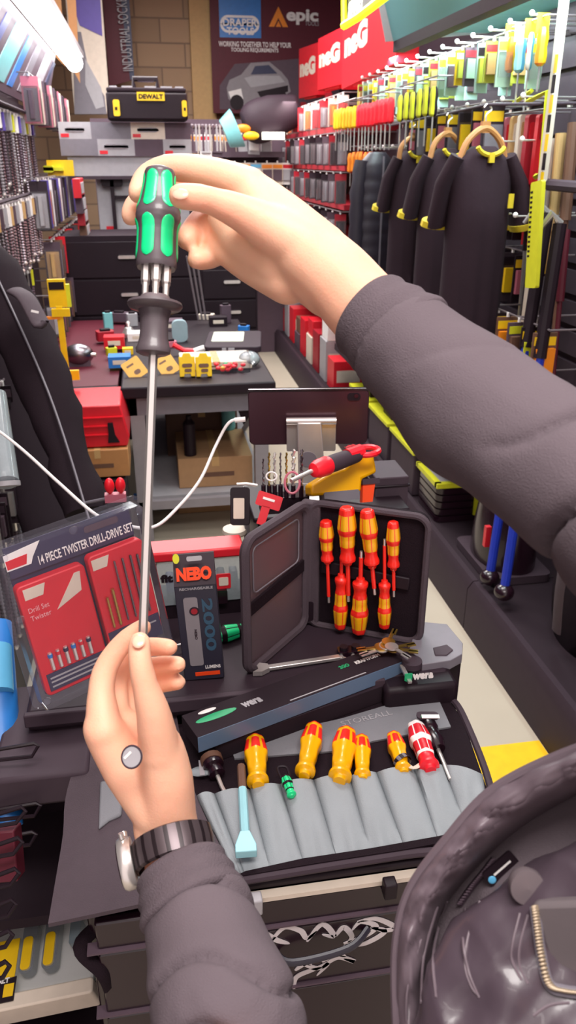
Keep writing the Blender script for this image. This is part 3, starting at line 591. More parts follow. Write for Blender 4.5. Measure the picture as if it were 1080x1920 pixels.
# yellow clamp and pack near the bag
t = thing('yellow_clamp', 'yellow quick clamp with orange bar hanging left of the bench', 'clamp', T(*P(118, 640, 3.2)))
part('clamp_bar', MB().box(-.012, .012, -.12, .14, -.005, .005, 'yellow').box(-.012, .05, -.16, -.12, -.008, .008, 'yellow').box(-.03, .04, .1, .13, -.01, .01, 'yellow'), t, RX(90))
part('clamp_arm', MB().box(-.09, .0, .09, .1, -.008, .008, 'orange'), t, RX(90)); part('clamp_grip', MB().box(-.05, -.025, .0, .09, -.01, .01, 'grey'), t, RX(90))
q = P(108, 552, 3.2); solo('yellow_pack', MB().box(-.035, .035, -.01, .01, -.05, .06, 'yellow').box(-.03, .03, -.012, -.01, .02, .05, 'black').box(.035, .05, -.01, .01, -.05, .04, 'limeyellow'), 'yellow packet hanging above the yellow clamp', 'packet', T(*q))
for i, (px, py, m) in enumerate(((210, 740, 'dusk'), (30, 740, 'skyblue'))): pass
# ---------------- end display in the middle distance ----------------
Y = 5.6
def r_(x0, y0, x1, y1, Yv):
    a = on(x0, y1, 1, Yv); b = on(x1, y0, 1, Yv); return a.x, b.x, a.z, b.z
x0, x1, z0, z1 = r_(115, 230, 357, 292, Y)
t = thing('checker_header_board', 'grey chequered header board with tool pictures under the black toolbox', 'header board', T(x0, Y, z0) @ FRONT)
W = x1-x0; H = z1-z0; part('board', MB().box(0, W, 0, H, -.2, 0, 'grey'), t)
b = MB()
for i in range(4):
    for j in range(2):
        m = [['grey', 'lgrey', 'dusk', 'lgrey'], ['lgrey', 'grey', 'cream', 'dusk']][j][i]
        xa = [0, .24, .54, .8, 1][i]*W if j else [0, .28, .56, .78, 1][i]*W; xb = ([0, .24, .54, .8, 1][i+1] if j else [0, .28, .56, .78, 1][i+1])*W
        b.box(xa, xb, j*H/2, (j+1)*H/2, 0, .004, m)
        if m in ('lgrey', 'cream'): b.rbox(xa+.04, xb-.04, j*H/2+.04, (j+1)*H/2-.03, .004, .008, .02, 'midgrey'); b.box(xa+.01, xa+.06, j*H/2+.01, j*H/2+.03, .004, .007, 'red')
part('picture_tiles', b, t)
x0, x1, z0, z1 = r_(130, 293, 330, 330, Y+.02); solo('shelf_front', MB().box(0, x1-x0+.2, 0, z1-z0, -.25, 0, 'lgrey').box(0, x1-x0+.2, -.02, 0, -.25, .01, 'charcoal'), 'long light grey shelf front under the chequered board', 'shelf front', T(x0, Y+.02, z0) @ FRONT)
x0, x1, z0, z1 = r_(90, 300, 132, 330, Y-.1); solo('yellow_drill_card', MB().box(0, .16, 0, z1-z0, -.02, 0, 'yellow').rbox(-.02, .04, .02, .06, 0, .03, .01, 'limeyellow').box(-.02, .1, .03, .05, 0, .03, 'limeyellow'), 'yellow display card left of the light grey shelf front', 'display card', T(x0, Y-.1, z0) @ FRONT)
x0, x1, z0, z1 = r_(190, 334, 352, 448, Y+.1)
t = thing('tool_poster_panel', 'pale grey panel with a dark long tool print behind the held screwdriver', 'panel', T(x0, Y+.1, z0) @ FRONT)
part('panel_board', MB().box(0, x1-x0, 0, z1-z0, -.05, 0, 'lgrey'), t); part('red_logo', MB().box(.04, .1, .05, .08, 0, .004, 'red'), t)
b = MB(); xx = (x1-x0)*.17; b.box(xx-.012, xx+.012, -.15, z1-z0-.01, .02, .05, 'black'); b.rbox(xx-.07, xx+.07, z1-z0-.05, z1-z0+.02, .02, .05, .02, 'black'); b.box(xx, xx+.12, .25, .27, .02, .04, 'black')
solo('long_black_tool', b, 'long black tool hanging in front of the pale grey panel', 'tool', T(x0, Y+.1, z0) @ FRONT)
# red rack at the left of the panel
for i in range(7):
    q = on(152+4*(i % 2), 350+i*28, 0, -.38); solo('red_rack_pack', MB().box(-.02, .02, -.14, .14, -.05, .05, ['red', 'dusk', 'deepred', 'brown'][i % 4]).box(.02, .024, -.1, .1, -.03, .03, 'lgrey'), f'red or brown pack in the rack at the left display end, {["topmost","second down","third down","fourth down","fifth down","sixth down","lowest"][i]}', 'pack', T(-.38, 5.0+.05*i, q.z), 'packs in the red rack', bev=.003)
# toolbox with catches
x0, x1, z0, z1 = r_(202, 165, 350, 225, Y-.1)
t = thing('black_toolbox', 'large black toolbox with yellow name plate on top of the header board', 'toolbox', T(x0, Y-.1, z0) @ FRONT); W = x1-x0; H = z1-z0
part('box_body', MB().box(0, W, 0, H*.86, -.26, 0, 'black'), t, bev=.012); part('box_lid', MB().box(.005, W-.005, H*.86, H, -.255, -.005, 'blackmatte'), t, bev=.008)
part('name_plate', MB().box(W*.38, W*.72, H*.6, H*.86, 0, .008, 'yellow'), t); txt('DEWALT', W*.4, H*.65, W*.3, H*.15, .009, 'black', t, bold=.05)
part('yellow_latch', MB().rbox(W*.08, W*.16, H*.12, H*.62, 0, .012, .01, 'yellow').box(W*.1, W*.13, H*.3, H*.4, .012, .014, 'black'), t); part('yellow_latch', MB().rbox(W*.93, W*.99, H*.12, H*.62, 0, .012, .01, 'yellow').box(W*.95, W*.975, H*.3, H*.4, .012, .014, 'black'), t)
b = MB()
for a_, b_ in ((.05, .14), (.2, .33), (.48, .62), (.68, .82), (.86, .96)): b.box(W*a_, W*b_, H*.98, H*1.05, -.2, -.02, 'lgrey')
part('lid_organiser', b, t); part('carry_handle', MB().tube([(W*.35, H, -.1), (W*.35, H*1.3, -.1), (W*.64, H*1.3, -.1), (W*.64, H, -.1)], .016, 'black', 6).box(W*.4, W*.6, H*1.2, H*1.32, -.11, -.09, 'charcoal'), t)
# drawer cabinets behind the bench
for i, (xa, xb, ya, yb, lb) in enumerate(((352, 385, 440, 640, 'dark drawer cabinet behind the held screwdriver'), (382, 482, 495, 640, 'black drawer cabinet with chrome pulls behind the bench'))):
    x0, x1, z0, z1 = r_(xa, ya, xb, yb, 4.95); x0 -= .7*(i == 0); x1 -= .04*(i == 0); t = thing('drawer_cabinet', lb, 'cabinet', T(x0, 4.95, 0) @ FRONT)
    part('carcass', MB().box(0, x1-x0, 0, z1, -.5, -.01, 'blackmatte'), t); n = 5
    for k in range(n):
        dr = part('drawer', MB().box(.01, x1-x0-.01, .1+k*(z1-.12)/n, .1+(k+1)*(z1-.12)/n-.012, -.02, 0, 'black'), t, bev=.003)
        part('drawer_pull', MB().rbox((x1-x0)*.4, (x1-x0)*.4+.10, .1+(k+.5)*(z1-.12)/n, .1+(k+.5)*(z1-.12)/n+.018, 0, .015, .008, 'steel'), dr)
for i in range(3): solo('metal_rod', MB().tube([on(350+i*9, 480, 1, 4.6), on(372+i*7, 600, 1, 4.6)], .006, 'toolgrey', 6), f'slim grey rod leaning behind the bench, {LORD[i]} of three', 'rod', group='rods leaning behind the bench')
# caps / white packs in the far middle
x0, x1, z0, z1 = r_(415, 195, 560, 262, 6.6)
t = thing('work_cap_display', 'dark curved work cap with pale blue end and yellow patch on far shelf', 'cap', T(x0, 6.6, z0) @ FRONT); W = x1-x0; H = z1-z0
part('cap_crown', MB().tube(spline([(W*.3, H*.35, 0), (W*.6, H*.6, 0), (W*1.0, H*.85, 0)], 6), [.10, .12, .14, .15, .155, .155, .15, .15, .14, .13, .12, .11, .1], 'dark', 20, flat=.7), t, smooth=80); part('pale_end', MB().tube([(W*.04, H*.15, .05), (W*.2, H*.32, .05)], [.10, .14], 'teal', 20, flat=.6), t)
part('yellow_patch', MB().ell((W*.26, H*.3, .1), (.06, .03, .02), 'orange').ell((W*.36, H*.1, .12), (.06, .03, .02), 'yellow'), t); part('white_lamp', MB().box(W*.5, W*.78, -.0, .05, .1, .14, 'signwhite'), t)
solo('far_shelf', MB().box(-.2, 1.1, 6.75, 7.1, 1.62, 1.66, 'dusk'), 'far cross shelf under the rally car banner', 'shelf'); struct('wall_far', MB().box(-.4, 1.15, 7.1, 7.15, .0, 1.9, 'dusk'))
fm = [pouch(.09, .16, 'white', 'lgrey', 'red'), pouch(.1, .14, 'red', 'white', 'white'), pouch(.09, .16, 'cream', 'dusk', 'orange'), pouch(.09, .14, 'lgrey', 'white', 'skyblue'), pouch(.09, .15, 'dusk', 'lgrey', 'red')]
for k, (z, nm) in enumerate(((1.78, 'top'), (1.58, 'second'), (1.39, 'third'), (1.2, 'fourth'), (1.0, 'fifth'))):
    for i in range(10):
        o = bpy.data.objects.new('far_pack', R.choice(fm)); COL.objects.link(o); o.matrix_world = T(.36+i*.085 if k else .10+i*.095, 6.7+R.uniform(0, .1), z) @ FRONT @ RZ(R.uniform(-4, 4))
        tagit(o, f'small red or white packet on {nm} row of far shelves, {LORD[i]}', 'packet', f'packets on the {nm} row of the far shelves')
for i in range(10):
    o = solo('hanging_spanner', MB().tube([(0, 0, 0), (0, -.16, 0)], .008, ['steel', 'dusk', 'lgrey'][i % 3], 6).ell((0, -.01, 0), (.02, .02, .006), 'darksteel', nu=8, nv=5), f'small spanner hanging right of the black toolbox, {LORD[i]}', 'spanner', T(on(354+i*6.5, 235+8*(i % 2), 1, 6).x, 6, on(354, 235, 1, 6).z) @ FRONT, 'spanners right of the toolbox')
# ---------------- bench in the middle ----------------
tx0, tx1, ty0, ty1, tz = -.13, .46, 3.28, 4.72, .74
t = thing('workbench', 'grey steel workbench with thick black top in the aisle', 'workbench', T(0, 0, 0))
part('bench_top', MB().box(tx0-.03, tx1+.03, ty0-.03, ty1, tz-.05, tz, 'black'), t, bev=.008)
part('bench_apron', MB().box(tx0, tx1, ty0, ty0+.03, tz-.13, tz-.05, 'grey').box(tx0, tx0+.03, ty0, ty1, tz-.13, tz-.05, 'grey').box(tx1-.03, tx1, ty0, ty1, tz-.13, tz-.05, 'grey'), t)
for x in (tx0+.03, tx1-.03):
    for y in (ty0+.03, ty1-.05): part('leg', MB().box(x-.03, x+.03, y-.03, y+.03, 0, tz-.13, 'midgrey'), t)
part('lower_rail', MB().box(tx0, tx1, ty0+.0, ty0+.03, .17, .21, 'midgrey'), t); part('side_rail', MB().box(tx1-.05, tx1-.02, ty0, ty1, .17, .21, 'midgrey'), t)
part('lower_shelf', MB().box(tx0, tx1, ty0+.05, ty1, .2, .215, 'lgrey'), t)
part('brace', MB().tube([(tx1-.02, ty0+.1, .6), (tx1-.02, ty0+.9, .22)], .018, 'lgrey', 4), t)
# cartons under the bench
def carton(lb, x0, x1, y0, y1, z0, z1, m='card', name='cardboard_box'):
    t = thing(name, lb, 'box', T(x0, y0, z0)); W, D, H = x1-x0, y1-y0, z1-z0
    part('carton_body', MB().box(0, W, 0, D, 0, H, m), t, bev=.003); part('packing_tape', MB().box(W*.45, W*.55, -.001, D, H, H+.001, 'tan').box(W*.45, W*.55, -.001, 0, H*.7, H, 'tan'), t); part('printed_label', MB().box(W*.3, W*.75, -.0012, -.0005, H*.35, H*.5, 'brown'), t); return t
carton('brown cardboard box lowest under the workbench on the floor', .05, .36, 3.6, 4.0, 0, .19)
carton('open brown cardboard box on the workbench lower shelf', .06, .4, 3.4, 3.8, .216, .36)
carton('darker cardboard box behind on the workbench lower shelf', .02, .38, 3.85, 4.3, .216, .50, 'brown')
solo('teal_bottle', MB().lathe([(.03, 0), (.035, .01), (.035, .12), (.015, .15), (.015, .18)], 'teal', 14, RX(90)), 'pale blue plastic bottle under the workbench top', 'bottle', T(.33, 3.8, .362))
solo('spray_can', MB().lathe([(.028, 0), (.028, .15), (.012, .17), (.012, .185)], 'black', 14, RX(90)), 'dark spray can on the open cardboard box', 'can', T(.12, 3.45, .362))
# things on the bench, front row
def onb(px, py): return on(px, py, 2, tz)
def tagcard(px, py, rot, lb, s=.085):
    q = onb(px, py); M = T(q.x, q.y, tz+.004) @ RX(55) @ RZ(rot)
    t = thing('yellow_warning_card', lb, 'card', M, 'yellow cards on the workbench'); part('card_sheet', MB().rbox(-s/2, s/2, -s*.1, s, 0, .003, .008, 'tan' if 0 else 'yellowcard'), t)
    part('printed_symbol', MB().rbox(-s*.15, s*.2, s*.1, s*.35, .003, .0035, .01, 'brown').box(-s*.3, s*.1, s*.65, s*.75, .003, .0035, 'brown'), t)
tagcard(262, 706, 32, 'tilted yellow card on the workbench front, left of screwdriver shaft'); tagcard(322, 700, 30, 'tilted yellow card on the workbench front, right of screwdriver shaft')
for i in range(2):
    q = onb(352+i*31, 708); t = thing('yellow_hole_saw_pack', f'yellow pack with arched cut outs on the bench, {["left", "right"][i]} of the pair', 'pack', T(q.x, q.y+.02, tz) @ FRONT @ RX(-12), 'yellow packs on the bench')
    part('pack_card', MB().prism([(-.034, 0), (-.015, 0), (-.012, .012), (.012, .012), (.015, 0), (.034, 0), (.034, .085), (.02, .085), (.014, .1), (-.014, .1), (-.02, .085), (-.034, .085)], 0, .03, 'yellow'), t, bev=.002)
    part('saw_print', MB().rbox(-.022, .022, .04, .056, .03, .032, .008, 'brown').rbox(-.012, .018, .02, .034, .03, .032, .005, 'brown'), t)
q = onb(433, 700); t = thing('clear_tub', 'clear plastic tub of red and yellow connectors on the bench', 'tub', T(q.x, q.y+.05, tz))
part('tub_shell', MB().rbox(-.09, .09, -.05, .08, 0, .075, .02, 'clear'), t)
b = MB()
for i in range(22): b.ell((-.06+.12*R.random(), -.04+.06*R.random(), .012+.02*R.random()), (.012, .01, .009), R.choice(['brightred', 'red', 'vdeyellow', 'brightred', 'dgreen']), nu=8, nv=5)
o = part('connectors', b, t); o['kind'] = 'stuff'
q = onb(470, 690); solo('clear_bag', MB().ell((0, 0, .03), (.05, .06, .035), 'glassgrey'), 'crumpled clear plastic bag at the right end of the bench', 'plastic bag', T(q.x, q.y+.05, tz))
t = thing('open_case', 'open flat black case with pale lining on the workbench', 'case', T(.3, 3.95, tz) @ RZ(-8))
part('case_shell', MB().rbox(-.06, .22, -.12, .28, 0, .03, .03, 'dark'), t, bev=.004); part('pale_lining', MB().rbox(-.03, .13, .0, .24, .03, .033, .01, 'sage'), t); part('case_latch', MB().box(.06, .09, -.125, -.12, .008, .025, 'lgrey').box(.03, .05, -.125, -.12, .008, .025, 'lgrey'), t)
carton('flat cream cardboard box on the bench behind yellow packs', .1, .42, 3.5, 3.72, tz, tz+.035, 'cream')
solo('blue_glove_pack', MB().rbox(-.04, .04, 0, .11, -.02, .02, .03, 'skygrey'), 'pale blue rounded pack beside the black collar on the bench', 'pack', T(*onb(338, 640))@ FRONT)
solo('red_pliers', MB().tube([(-.05, 0, .05), (0, 0, .02), (.07, 0, .015)], .012, 'brightred', 8).tube([(.05, 0, .015), (.1, 0, .03)], .014, 'white', 8), 'red and white pliers lying on the bench behind the shaft', 'pliers', T(*onb(345, 665)))
bi = [('red', .1, .06, 215, 655, 'small red box at the left of the bench'), ('white', .12, .04, 262, 640, 'white carton on the bench left of the black collar'), ('blue', .1, .05, 225, 690, 'blue packet at the bench left corner'),
      ('dusk', .14, .05, 320, 620, 'dusky box on the far part of the bench'), ('black', .1, .05, 410, 612, 'black box on the far right of the bench'), ('yellow', .05, .03, 240, 665, 'small yellow packet behind the left card')]
for m, w_, h_, px, py, lb in bi:
    q = onb(px, py); solo('bench_box', MB().box(-w_/2, w_/2, 0, w_*.8, 0, h_, m).box(-w_*.3, w_*.3, -.001, 0, h_*.3, h_*.7, 'cream'), lb, 'box', T(q.x, q.y, tz), bev=.002)
solo('chrome_kettle_fitting', MB().lathe([(.03, 0), (.035, .02), (.02, .05), (.008, .055), (.012, .075), (.003, .085)], 'steel', 14, RX(90)), 'chrome fitting with a round knob at the back of the bench', 'fitting', T(*onb(242, 632)))
# left lower bench with red item
solo('low_table', MB().box(-.62, -.175, 3.35, 4.9, .70, .725, 'maroon').box(-.62, -.175, 3.33, 3.36, .69, .725, 'black').box(-.60, -.56, 3.4, 3.44, 0, .7, 'black').box(-.22, -.18, 3.4, 3.44, 0, .7, 'black').box(-.6, -.56, 4.8, 4.84, 0, .7, 'black').box(-.22, -.18, 4.8, 4.84, 0, .7, 'black'), 'dark low table joined to the left of the workbench', 'table')
solo('grey_vise', MB().ell((0, 0, .05), (.07, .05, .05), 'darksteel').box(-.05, .05, -.03, .03, 0, .03, 'dusk').cyl((-.08, 0, .06), (.08, -.02, .05), .01, 'steel'), 'grey metal vice with shiny knobs on the low table', 'vice', T(-.36, 3.75, .725))
M, ww, hh = frame(V((-.40, 3.22, .57)), V((-.13, 3.22, .57)), V((-.40, 3.22, .76)))
t = thing('red_tool_case', 'bright red plastic case with black clips beside the workbench', 'tool case', T(-.40, 3.04, .56) @ FRONT)
part('case_body', MB().prism([(0, .17), (.02, .0), (.26, .0), (.27, .04), (.245, .17)], -.28, 0, 'red'), t, bev=.006)
part('moulded_rib', MB().box(.02, .25, .12, .125, 0, .006, 'brightred').box(.06, .2, .085, .09, 0, .006, 'brightred').box(.08, .2, .05, .055, 0, .006, 'brightred'), t)
part('black_clip', MB().prism([(.03, .11), (.05, .11), (.06, .05), (.09, .04), (.06, .03), (.035, .05)], 0, .01, 'black'), t); part('black_clip', MB().prism([(.19, .1), (.21, .1), (.215, .05), (.23, .02), (.185, .02), (.19, .05)], 0, .01, 'black'), t)
carton('tan cardboard box under the red case', -.38, -.14, 3.02, 3.26, .44, .555, 'wood')
solo('black_tool_case', MB().box(-.42, -.16, 3.0, 3.22, .0, .43, 'black').box(-.34, -.22, 2.985, 3.0, .36, .40, 'charcoal').box(-.42, -.16, 2.995, 3.0, .28, .285, 'charcoal'), 'stack of black moulded tool case under the tan box', 'tool case', bev=.01)
solo('black_rubble_bag', MB().ell((0, 0, .2), (.16, .14, .24), 'nylon'), 'dark soft bag slumped beside the black moulded case', 'bag', T(-.35, 2.75, .0))
# pink red doll pack and small blue items on the floor left
solo('red_knob_pair', MB().ell((-.012, 0, .02), (.012, .012, .02), 'brightred').ell((.014, 0, .02), (.012, .012, .02), 'brightred').box(-.025, .025, -.01, .01, -.02, .0, 'pink'), 'pair of small red knobs above the blister pack edge', 'knobs', T(*P(216, 925, 1.9)))
for i, (px, py) in enumerate(((112, 944), (262, 928))): solo('blue_packet', MB().box(-.03, .03, -.02, .02, 0, .02, 'blue'), ['blue packet on the floor left of the blister pack top', 'blue packet behind the blister pack right corner'][i], 'packet', T(*on(px, py+6, 2, (.262, .002)[i])))
# long black bag leaning on the left display
a, m_, e = P(-30, 470, 2.3), P(82, 720, 2.15), P(160, 965, 2.0)
t = thing('long_black_bag', 'long black padded bag with front flap leaning on the left display', 'bag')
pts = spline([a, m_, e], 10); b = MB(); b.tube(pts, [.06+.022*math.sin(math.pi*min(1, i/14)) for i in range(len(pts))], 'nylon', 48, flat=.6)
b.v = [tuple(V(q)+V((1, .4, .2))*(.016*noise.noise(V((q[0]*6, q[1]*6, q[2]*14)))+.006*noise.noise(V(q)*30))) for q in b.v]; part('bag_body', b, t, smooth=80)
pts2 = [q+V((.03, -.07, 0)) for q in pts[1:]]; part('bag_piping', MB().tube([p+V((-.01, -.01, .0)) for p in pts2], .003, 'grey', 6), t)
b = MB(); fl = spline([P(28, 545, 2.12), P(50, 560, 2.1), P(75, 605, 2.08), P(82, 606, 2.08)], 5); b.tube(fl, [.028]*len(fl), 'nylonlight', 14, flat=.35); part('flap_pocket', b, t, smooth=80)
M, _, _ = frame(P(58, 585, 2.03), P(72, 588, 2.03), P(59, 580, 2.03)); part('white_label', MB().box(0, .02, 0, .006, 0, .001, 'white'), t, M)
part('end_flap', MB().tube([P(150, 945, 1.98), P(200, 935, 1.95)], .004, 'grey', 6), t)
# upright second bag part
t = thing('hanging_bag', 'wide dark bag behind the long leaning bag', 'bag')
part('bag_cloth', MB().tube([P(10, 560, 2.6), P(60, 800, 2.5), P(110, 1000, 2.4)], [.10, .13, .1], 'blackmatte', 20, flat=.4), t, smooth=80)
# clear white tube at left edge
t = thing('clear_tube_pack', 'pale clear plastic tube pack at the left edge', 'tube pack'); part('tube_body', MB().tube([P(-6, 740, 1.7), P(12, 905, 1.6)], [.02, .026], 'glassgrey', 14), t); part('tube_cap', MB().tube([P(12, 903, 1.6), P(13, 912, 1.6)], .027, 'lgrey', 14), t)

cl = [('teal', .05, .09), ('dusk', .1, .05), ('red', .07, .04), ('cream', .09, .03), ('black', .08, .08), ('brown', .08, .05), ('lgrey', .06, .07), ('limeyellow', .05, .04), ('deepred', .09, .05), ('blue', .06, .03), ('dusk', .06, .1), ('pink', .06, .03)]
spots = [(205, 618), (222, 604), (300, 602), (385, 600), (372, 586), (290, 588), (250, 612), (212, 668), (200, 640), (455, 622), (425, 606), (322, 652)]
for i, ((m, w_, h_), (px, py)) in enumerate(zip(cl, spots)):
    q = onb(px, py); solo('loose_item', MB().rbox(-w_/2, w_/2, 0, w_*.7, 0, h_, w_*.15, m).rbox(-w_*.3, w_*.3, w_*.1, w_*.4, h_, h_+.012, w_*.08, 'black' if m != 'black' else 'grey'), 'small %s accessory box with cap in the clutter on the bench, %s' % ({'teal': 'pale blue', 'dusk': 'dusky', 'lgrey': 'light grey', 'limeyellow': 'lime', 'deepred': 'dark red'}.get(m, m), ['far left', 'back left', 'back centre', 'far right', 'back right', 'rearmost', 'centre left', 'front left', 'left edge', 'right edge', 'rear right', 'centre'][i]), 'box', T(q.x, q.y, tz) @ RZ(R.uniform(-30, 30)), bev=.002)
# ---------------- tool cart ----------------
Zt, Zl = .85, .80      # rear tray, front deck
t = thing('tool_cart', 'black rolling tool cart with tribal pattern drawers and flat top', 'tool cart')
cx0, cx1, cyf, cyb = -.13, .40, .685, 1.2
part('cart_body', MB().box(cx0, cx1, cyf+.01, cyb, .12, Zl-.01, 'blackgloss'), t, bev=.01)
part('front_deck', MB().box(cx0+.0, cx1, cyf, 1.0, Zl-.012, Zl, 'black'), t, bev=.004)
part('rear_tray', MB().box(cx0-.10, cx1+.03, .995, cyb+.04, Zt-.035, Zt, 'dark'), t, bev=.008)
part('tray_edge', MB().box(cx0-.10, cx1-.08, .985, .996, Zt-.018, Zt+.004, 'charcoal'), t, bev=.002)
part('tray_wing', MB().box(cx0-.14, cx0-.005, .90, 1.12, Zt-.09, Zt-.036, 'charcoal'), t, bev=.006)
cpt = lambda a, z=Zt: (lambda q: (q.x, q.y))(on(a[0], a[1], 2, z))
part('corner_post', MB().prism([cpt(p) for p in [(815,1240),(866,1230),(866,1200),(838,1172),(800,1172)]][::-1], .15, Zt-.004, 'black'), t, bev=.004)
cap_ = [cpt(p, Zt+.012) for p in [(768,1215),(784,1165),(838,1170),(868,1206),(867,1226),(845,1238),(792,1246)]][::-1]
part('corner_cap', MB().prism(cap_, Zt-.006, Zt+.012, 'grey').prism([cpt(p, Zt+.014) for p in [(812,1214),(838,1208),(850,1218),(838,1228),(816,1228)]][::-1], Zt+.012, Zt+.014, 'charcoal'), t, bev=.003)
# front drawers
def cartM(): return T(cx0, cyf, 0) @ FRONT
M = cartM()
def fp(px, py):
    q = on(px, py, 1, cyf-.0); return q.x-cx0, q.z
W = cx1-cx0
tops = [Zl-.012, .735, .62, .47, .3, .12]
for k in range(5):
    dr = part('drawer', MB().box(.012, W-.012, tops[k+1]+.006, tops[k]-.004, 0, .012, 'blackgloss'), t, M, bev=.003)
    part('drawer_lip', MB().box(.0, W, tops[k+1]+.002, tops[k+1]+.005, .0, .016, 'dusk'), dr)
part('chrome_trim', MB().box(.1, W-.02, Zl-.02, Zl-.012, .0, .012, 'cream'), t, M)
for px, py, m in ((475, 1668, 'lgrey'), (722, 1640, 'black')):
    x, z = fp(px, py); part('latch', MB().box(x-.008, x+.008, z-.012, z+.012, .012, .028, m), t, M, bev=.002)
x, z = fp(600, 1752); part('drawer_handle', MB().tube(spline([(x-.06, z-.004, .012), (x-.04, z-.006, .028), (x+.03, z+.004, .028), (x+.06, z+.014, .012)], 6), .006, 'navyblk', 8, flat=.6), t, M)
# tribal strokes
def stroke(pts, wmax, m='white'):
    pts = spline([fp(*p) for p in [(a, b) for a, b in pts]][0:0] or [V((*fp(*p), 0)) for p in pts], 8); n = len(pts); L = []; Rr = []
    for i, q in enumerate(pts):
        d = (pts[min(i+1, n-1)]-pts[max(i-1, 0)]).normalized(); w_ = wmax*math.sin(math.pi*min(1, .06+i/(n-1)*.94))**.7+.0003
        nn = V((-d.y, d.x, 0)); L.append(q+nn*w_); Rr.append(q-nn*w_)
    b = MB(); vs = [(q.x, q.y, .0125) for q in L]+[(q.x, q.y, .0125) for q in Rr]+[(q.x, q.y, .0135) for q in L]+[(q.x, q.y, .0135) for q in Rr]
    fs = []
    for i in range(n-1): fs += [(i, i+1, n+i+1, n+i), (2*n+i, 3*n+i, 3*n+i+1, 2*n+i+1), (i, 2*n+i, 2*n+i+1, i+1), (n+i, n+i+1, 3*n+i+1, 3*n+i)]
    b.add(vs, fs, m); return b
strokes = [[(505,1748),(530,1722),(560,1728),(572,1742),(590,1728)], [(572,1748),(600,1716),(622,1738),(600,1735)], [(625,1738),(640,1722),(655,1738),(648,1750)], [(640,1752),(680,1738),(700,1720),(672,1712),(655,1728)], [(665,1712),(700,1706),(735,1722),(715,1728),(690,1722)], [(690,1722),(716,1730),(680,1752),(640,1756)], [(495,1730),(515,1745),(540,1752)],
           [(548,1836),(552,1815),(580,1802),(600,1796)], [(560,1788),(590,1798),(610,1790),(590,1812)], [(600,1796),(630,1778),(660,1786),(640,1780)], [(600,1786),(625,1772),(645,1776)], [(550,1802),(570,1788),(580,1792)]]
for s in strokes: part('tribal_stroke', stroke(s, .0035, 'decal'), t, M)
for x in (cx0+.06, cx1-.06):
    for y in (cyf+.08, cyb-.08): w_ = part('castor', MB().cyl((x-.015, y, .045), (x+.015, y, .045), .045, 'black', 18), t)
# carry strap under the left
b = MB(); pts = spline([P(165, 1690, .98), P(190, 1725, .97), P(150, 1775, .95), P(190, 1820, .95), P(205, 1850, .97)], 6); b.tube(pts, .009, 'nylon', 8, flat=.4); solo('webbing_strap', b, 'black webbing strap hanging from the fabric roll left of cart', 'strap')
# black wera bin at right front of the tray
q0 = on(765, 1310, 2, Zl); 
solo('black_tool_bin', MB().box(.315, .435, .965, 1.045, Zl+.004, Zt-.002, 'black'), 'black plastic bin under the corner of the tray with white lettering', 'bin', bev=.008)
M, ww = std(on(772, 1274, 1, .963), on(812, 1270, 1, .963)); b_ = bpy.data.objects[-1] if 0 else None
binobj = [o for o in bpy.data.objects if o.name.startswith('black_tool_bin')][0]
txt('wera', 0, 0, .034, .011, .0015, 'white', binobj, M, bold=.06); part('green_shield', MB().prism([(-.012, .0), (-.006, -.004), (0, 0), (0, .012), (-.012, .012)], 0, .0015, 'dgreen'), binobj, M)
# ---------------- fabric tool roll ----------------
Zr = Zl+.012
def zr(px, py, z=Zr): q = on(px, py, 2, z); return (q.x, q.y)
t = thing('tool_roll', 'black fabric tool roll with grey pockets lying open across the cart', 'tool roll')
right = [(420,1652),(600,1622),(760,1597),(860,1588),(918,1500),(850,1320),(812,1292),(760,1282),(600,1310),(380,1345)]
b = MB().prism([zr(*p) for p in [(430,1652),(600,1625),(760,1600),(880,1580),(922,1500),(868,1345),(838,1308),(800,1285),(740,1285),(600,1310),(420,1345),(300,1370)]][::-1], Zl+.001, Zr, 'nylon'); part('roll_backing', b, t, bev=.003)
# drooping left wing (subdivided sheet, falling off the cart side)
def sheet(rows, m, thick=.006):
    n = len(rows[0]); b = MB(); vs = [tuple(q) for r in rows for q in r]+[(q[0], q[1], q[2]-thick) for r in rows for q in r]; k = len(rows)*n; fs = []
    for i in range(len(rows)-1):
        for j in range(n-1):
            a = i*n+j; fs += [(a, a+1, a+n+1, a+n), (k+a, k+a+n, k+a+n+1, k+a+1)]
    for j in range(n-1): fs += [(j, k+j, k+j+1, j+1), ((len(rows)-1)*n+j, (len(rows)-1)*n+j+1, k+(len(rows)-1)*n+j+1, k+(len(rows)-1)*n+j)]
    for i in range(len(rows)-1): fs += [(i*n, (i+1)*n, k+(i+1)*n, k+i*n), (i*n+n-1, k+i*n+n-1, k+(i+1)*n+n-1, (i+1)*n+n-1)]
    b.add(vs, fs, m); return b
Ledge = spline([V((175,1400,0)), V((140,1440,0)), V((122,1500,0)), V((118,1565,0)), V((104,1650,0)), V((90,1732,0))], 3)
Redge = spline([V((330,1335,0)), V((350,1440,0)), V((380,1520,0)), V((410,1580,0)), V((430,1620,0)), V((450,1655,0))], 3)
rows = []
for l, r in zip(Ledge, Redge):
    rr = []
    for j in range(13):
        k = j/12; x = l.x+(r.x-l.x)*k; y = l.y+(r.y-l.y)*k+0*math.sin(k*3)
        z = Zr + .003 - .006*(1-k)**3 + .003*math.sin(k*9+l.y*.02); rr.append(on(x, y, 2, z))
    rows.append(rr)
part('left_wing', sheet(rows, 'nylonlight'), t, smooth=60)
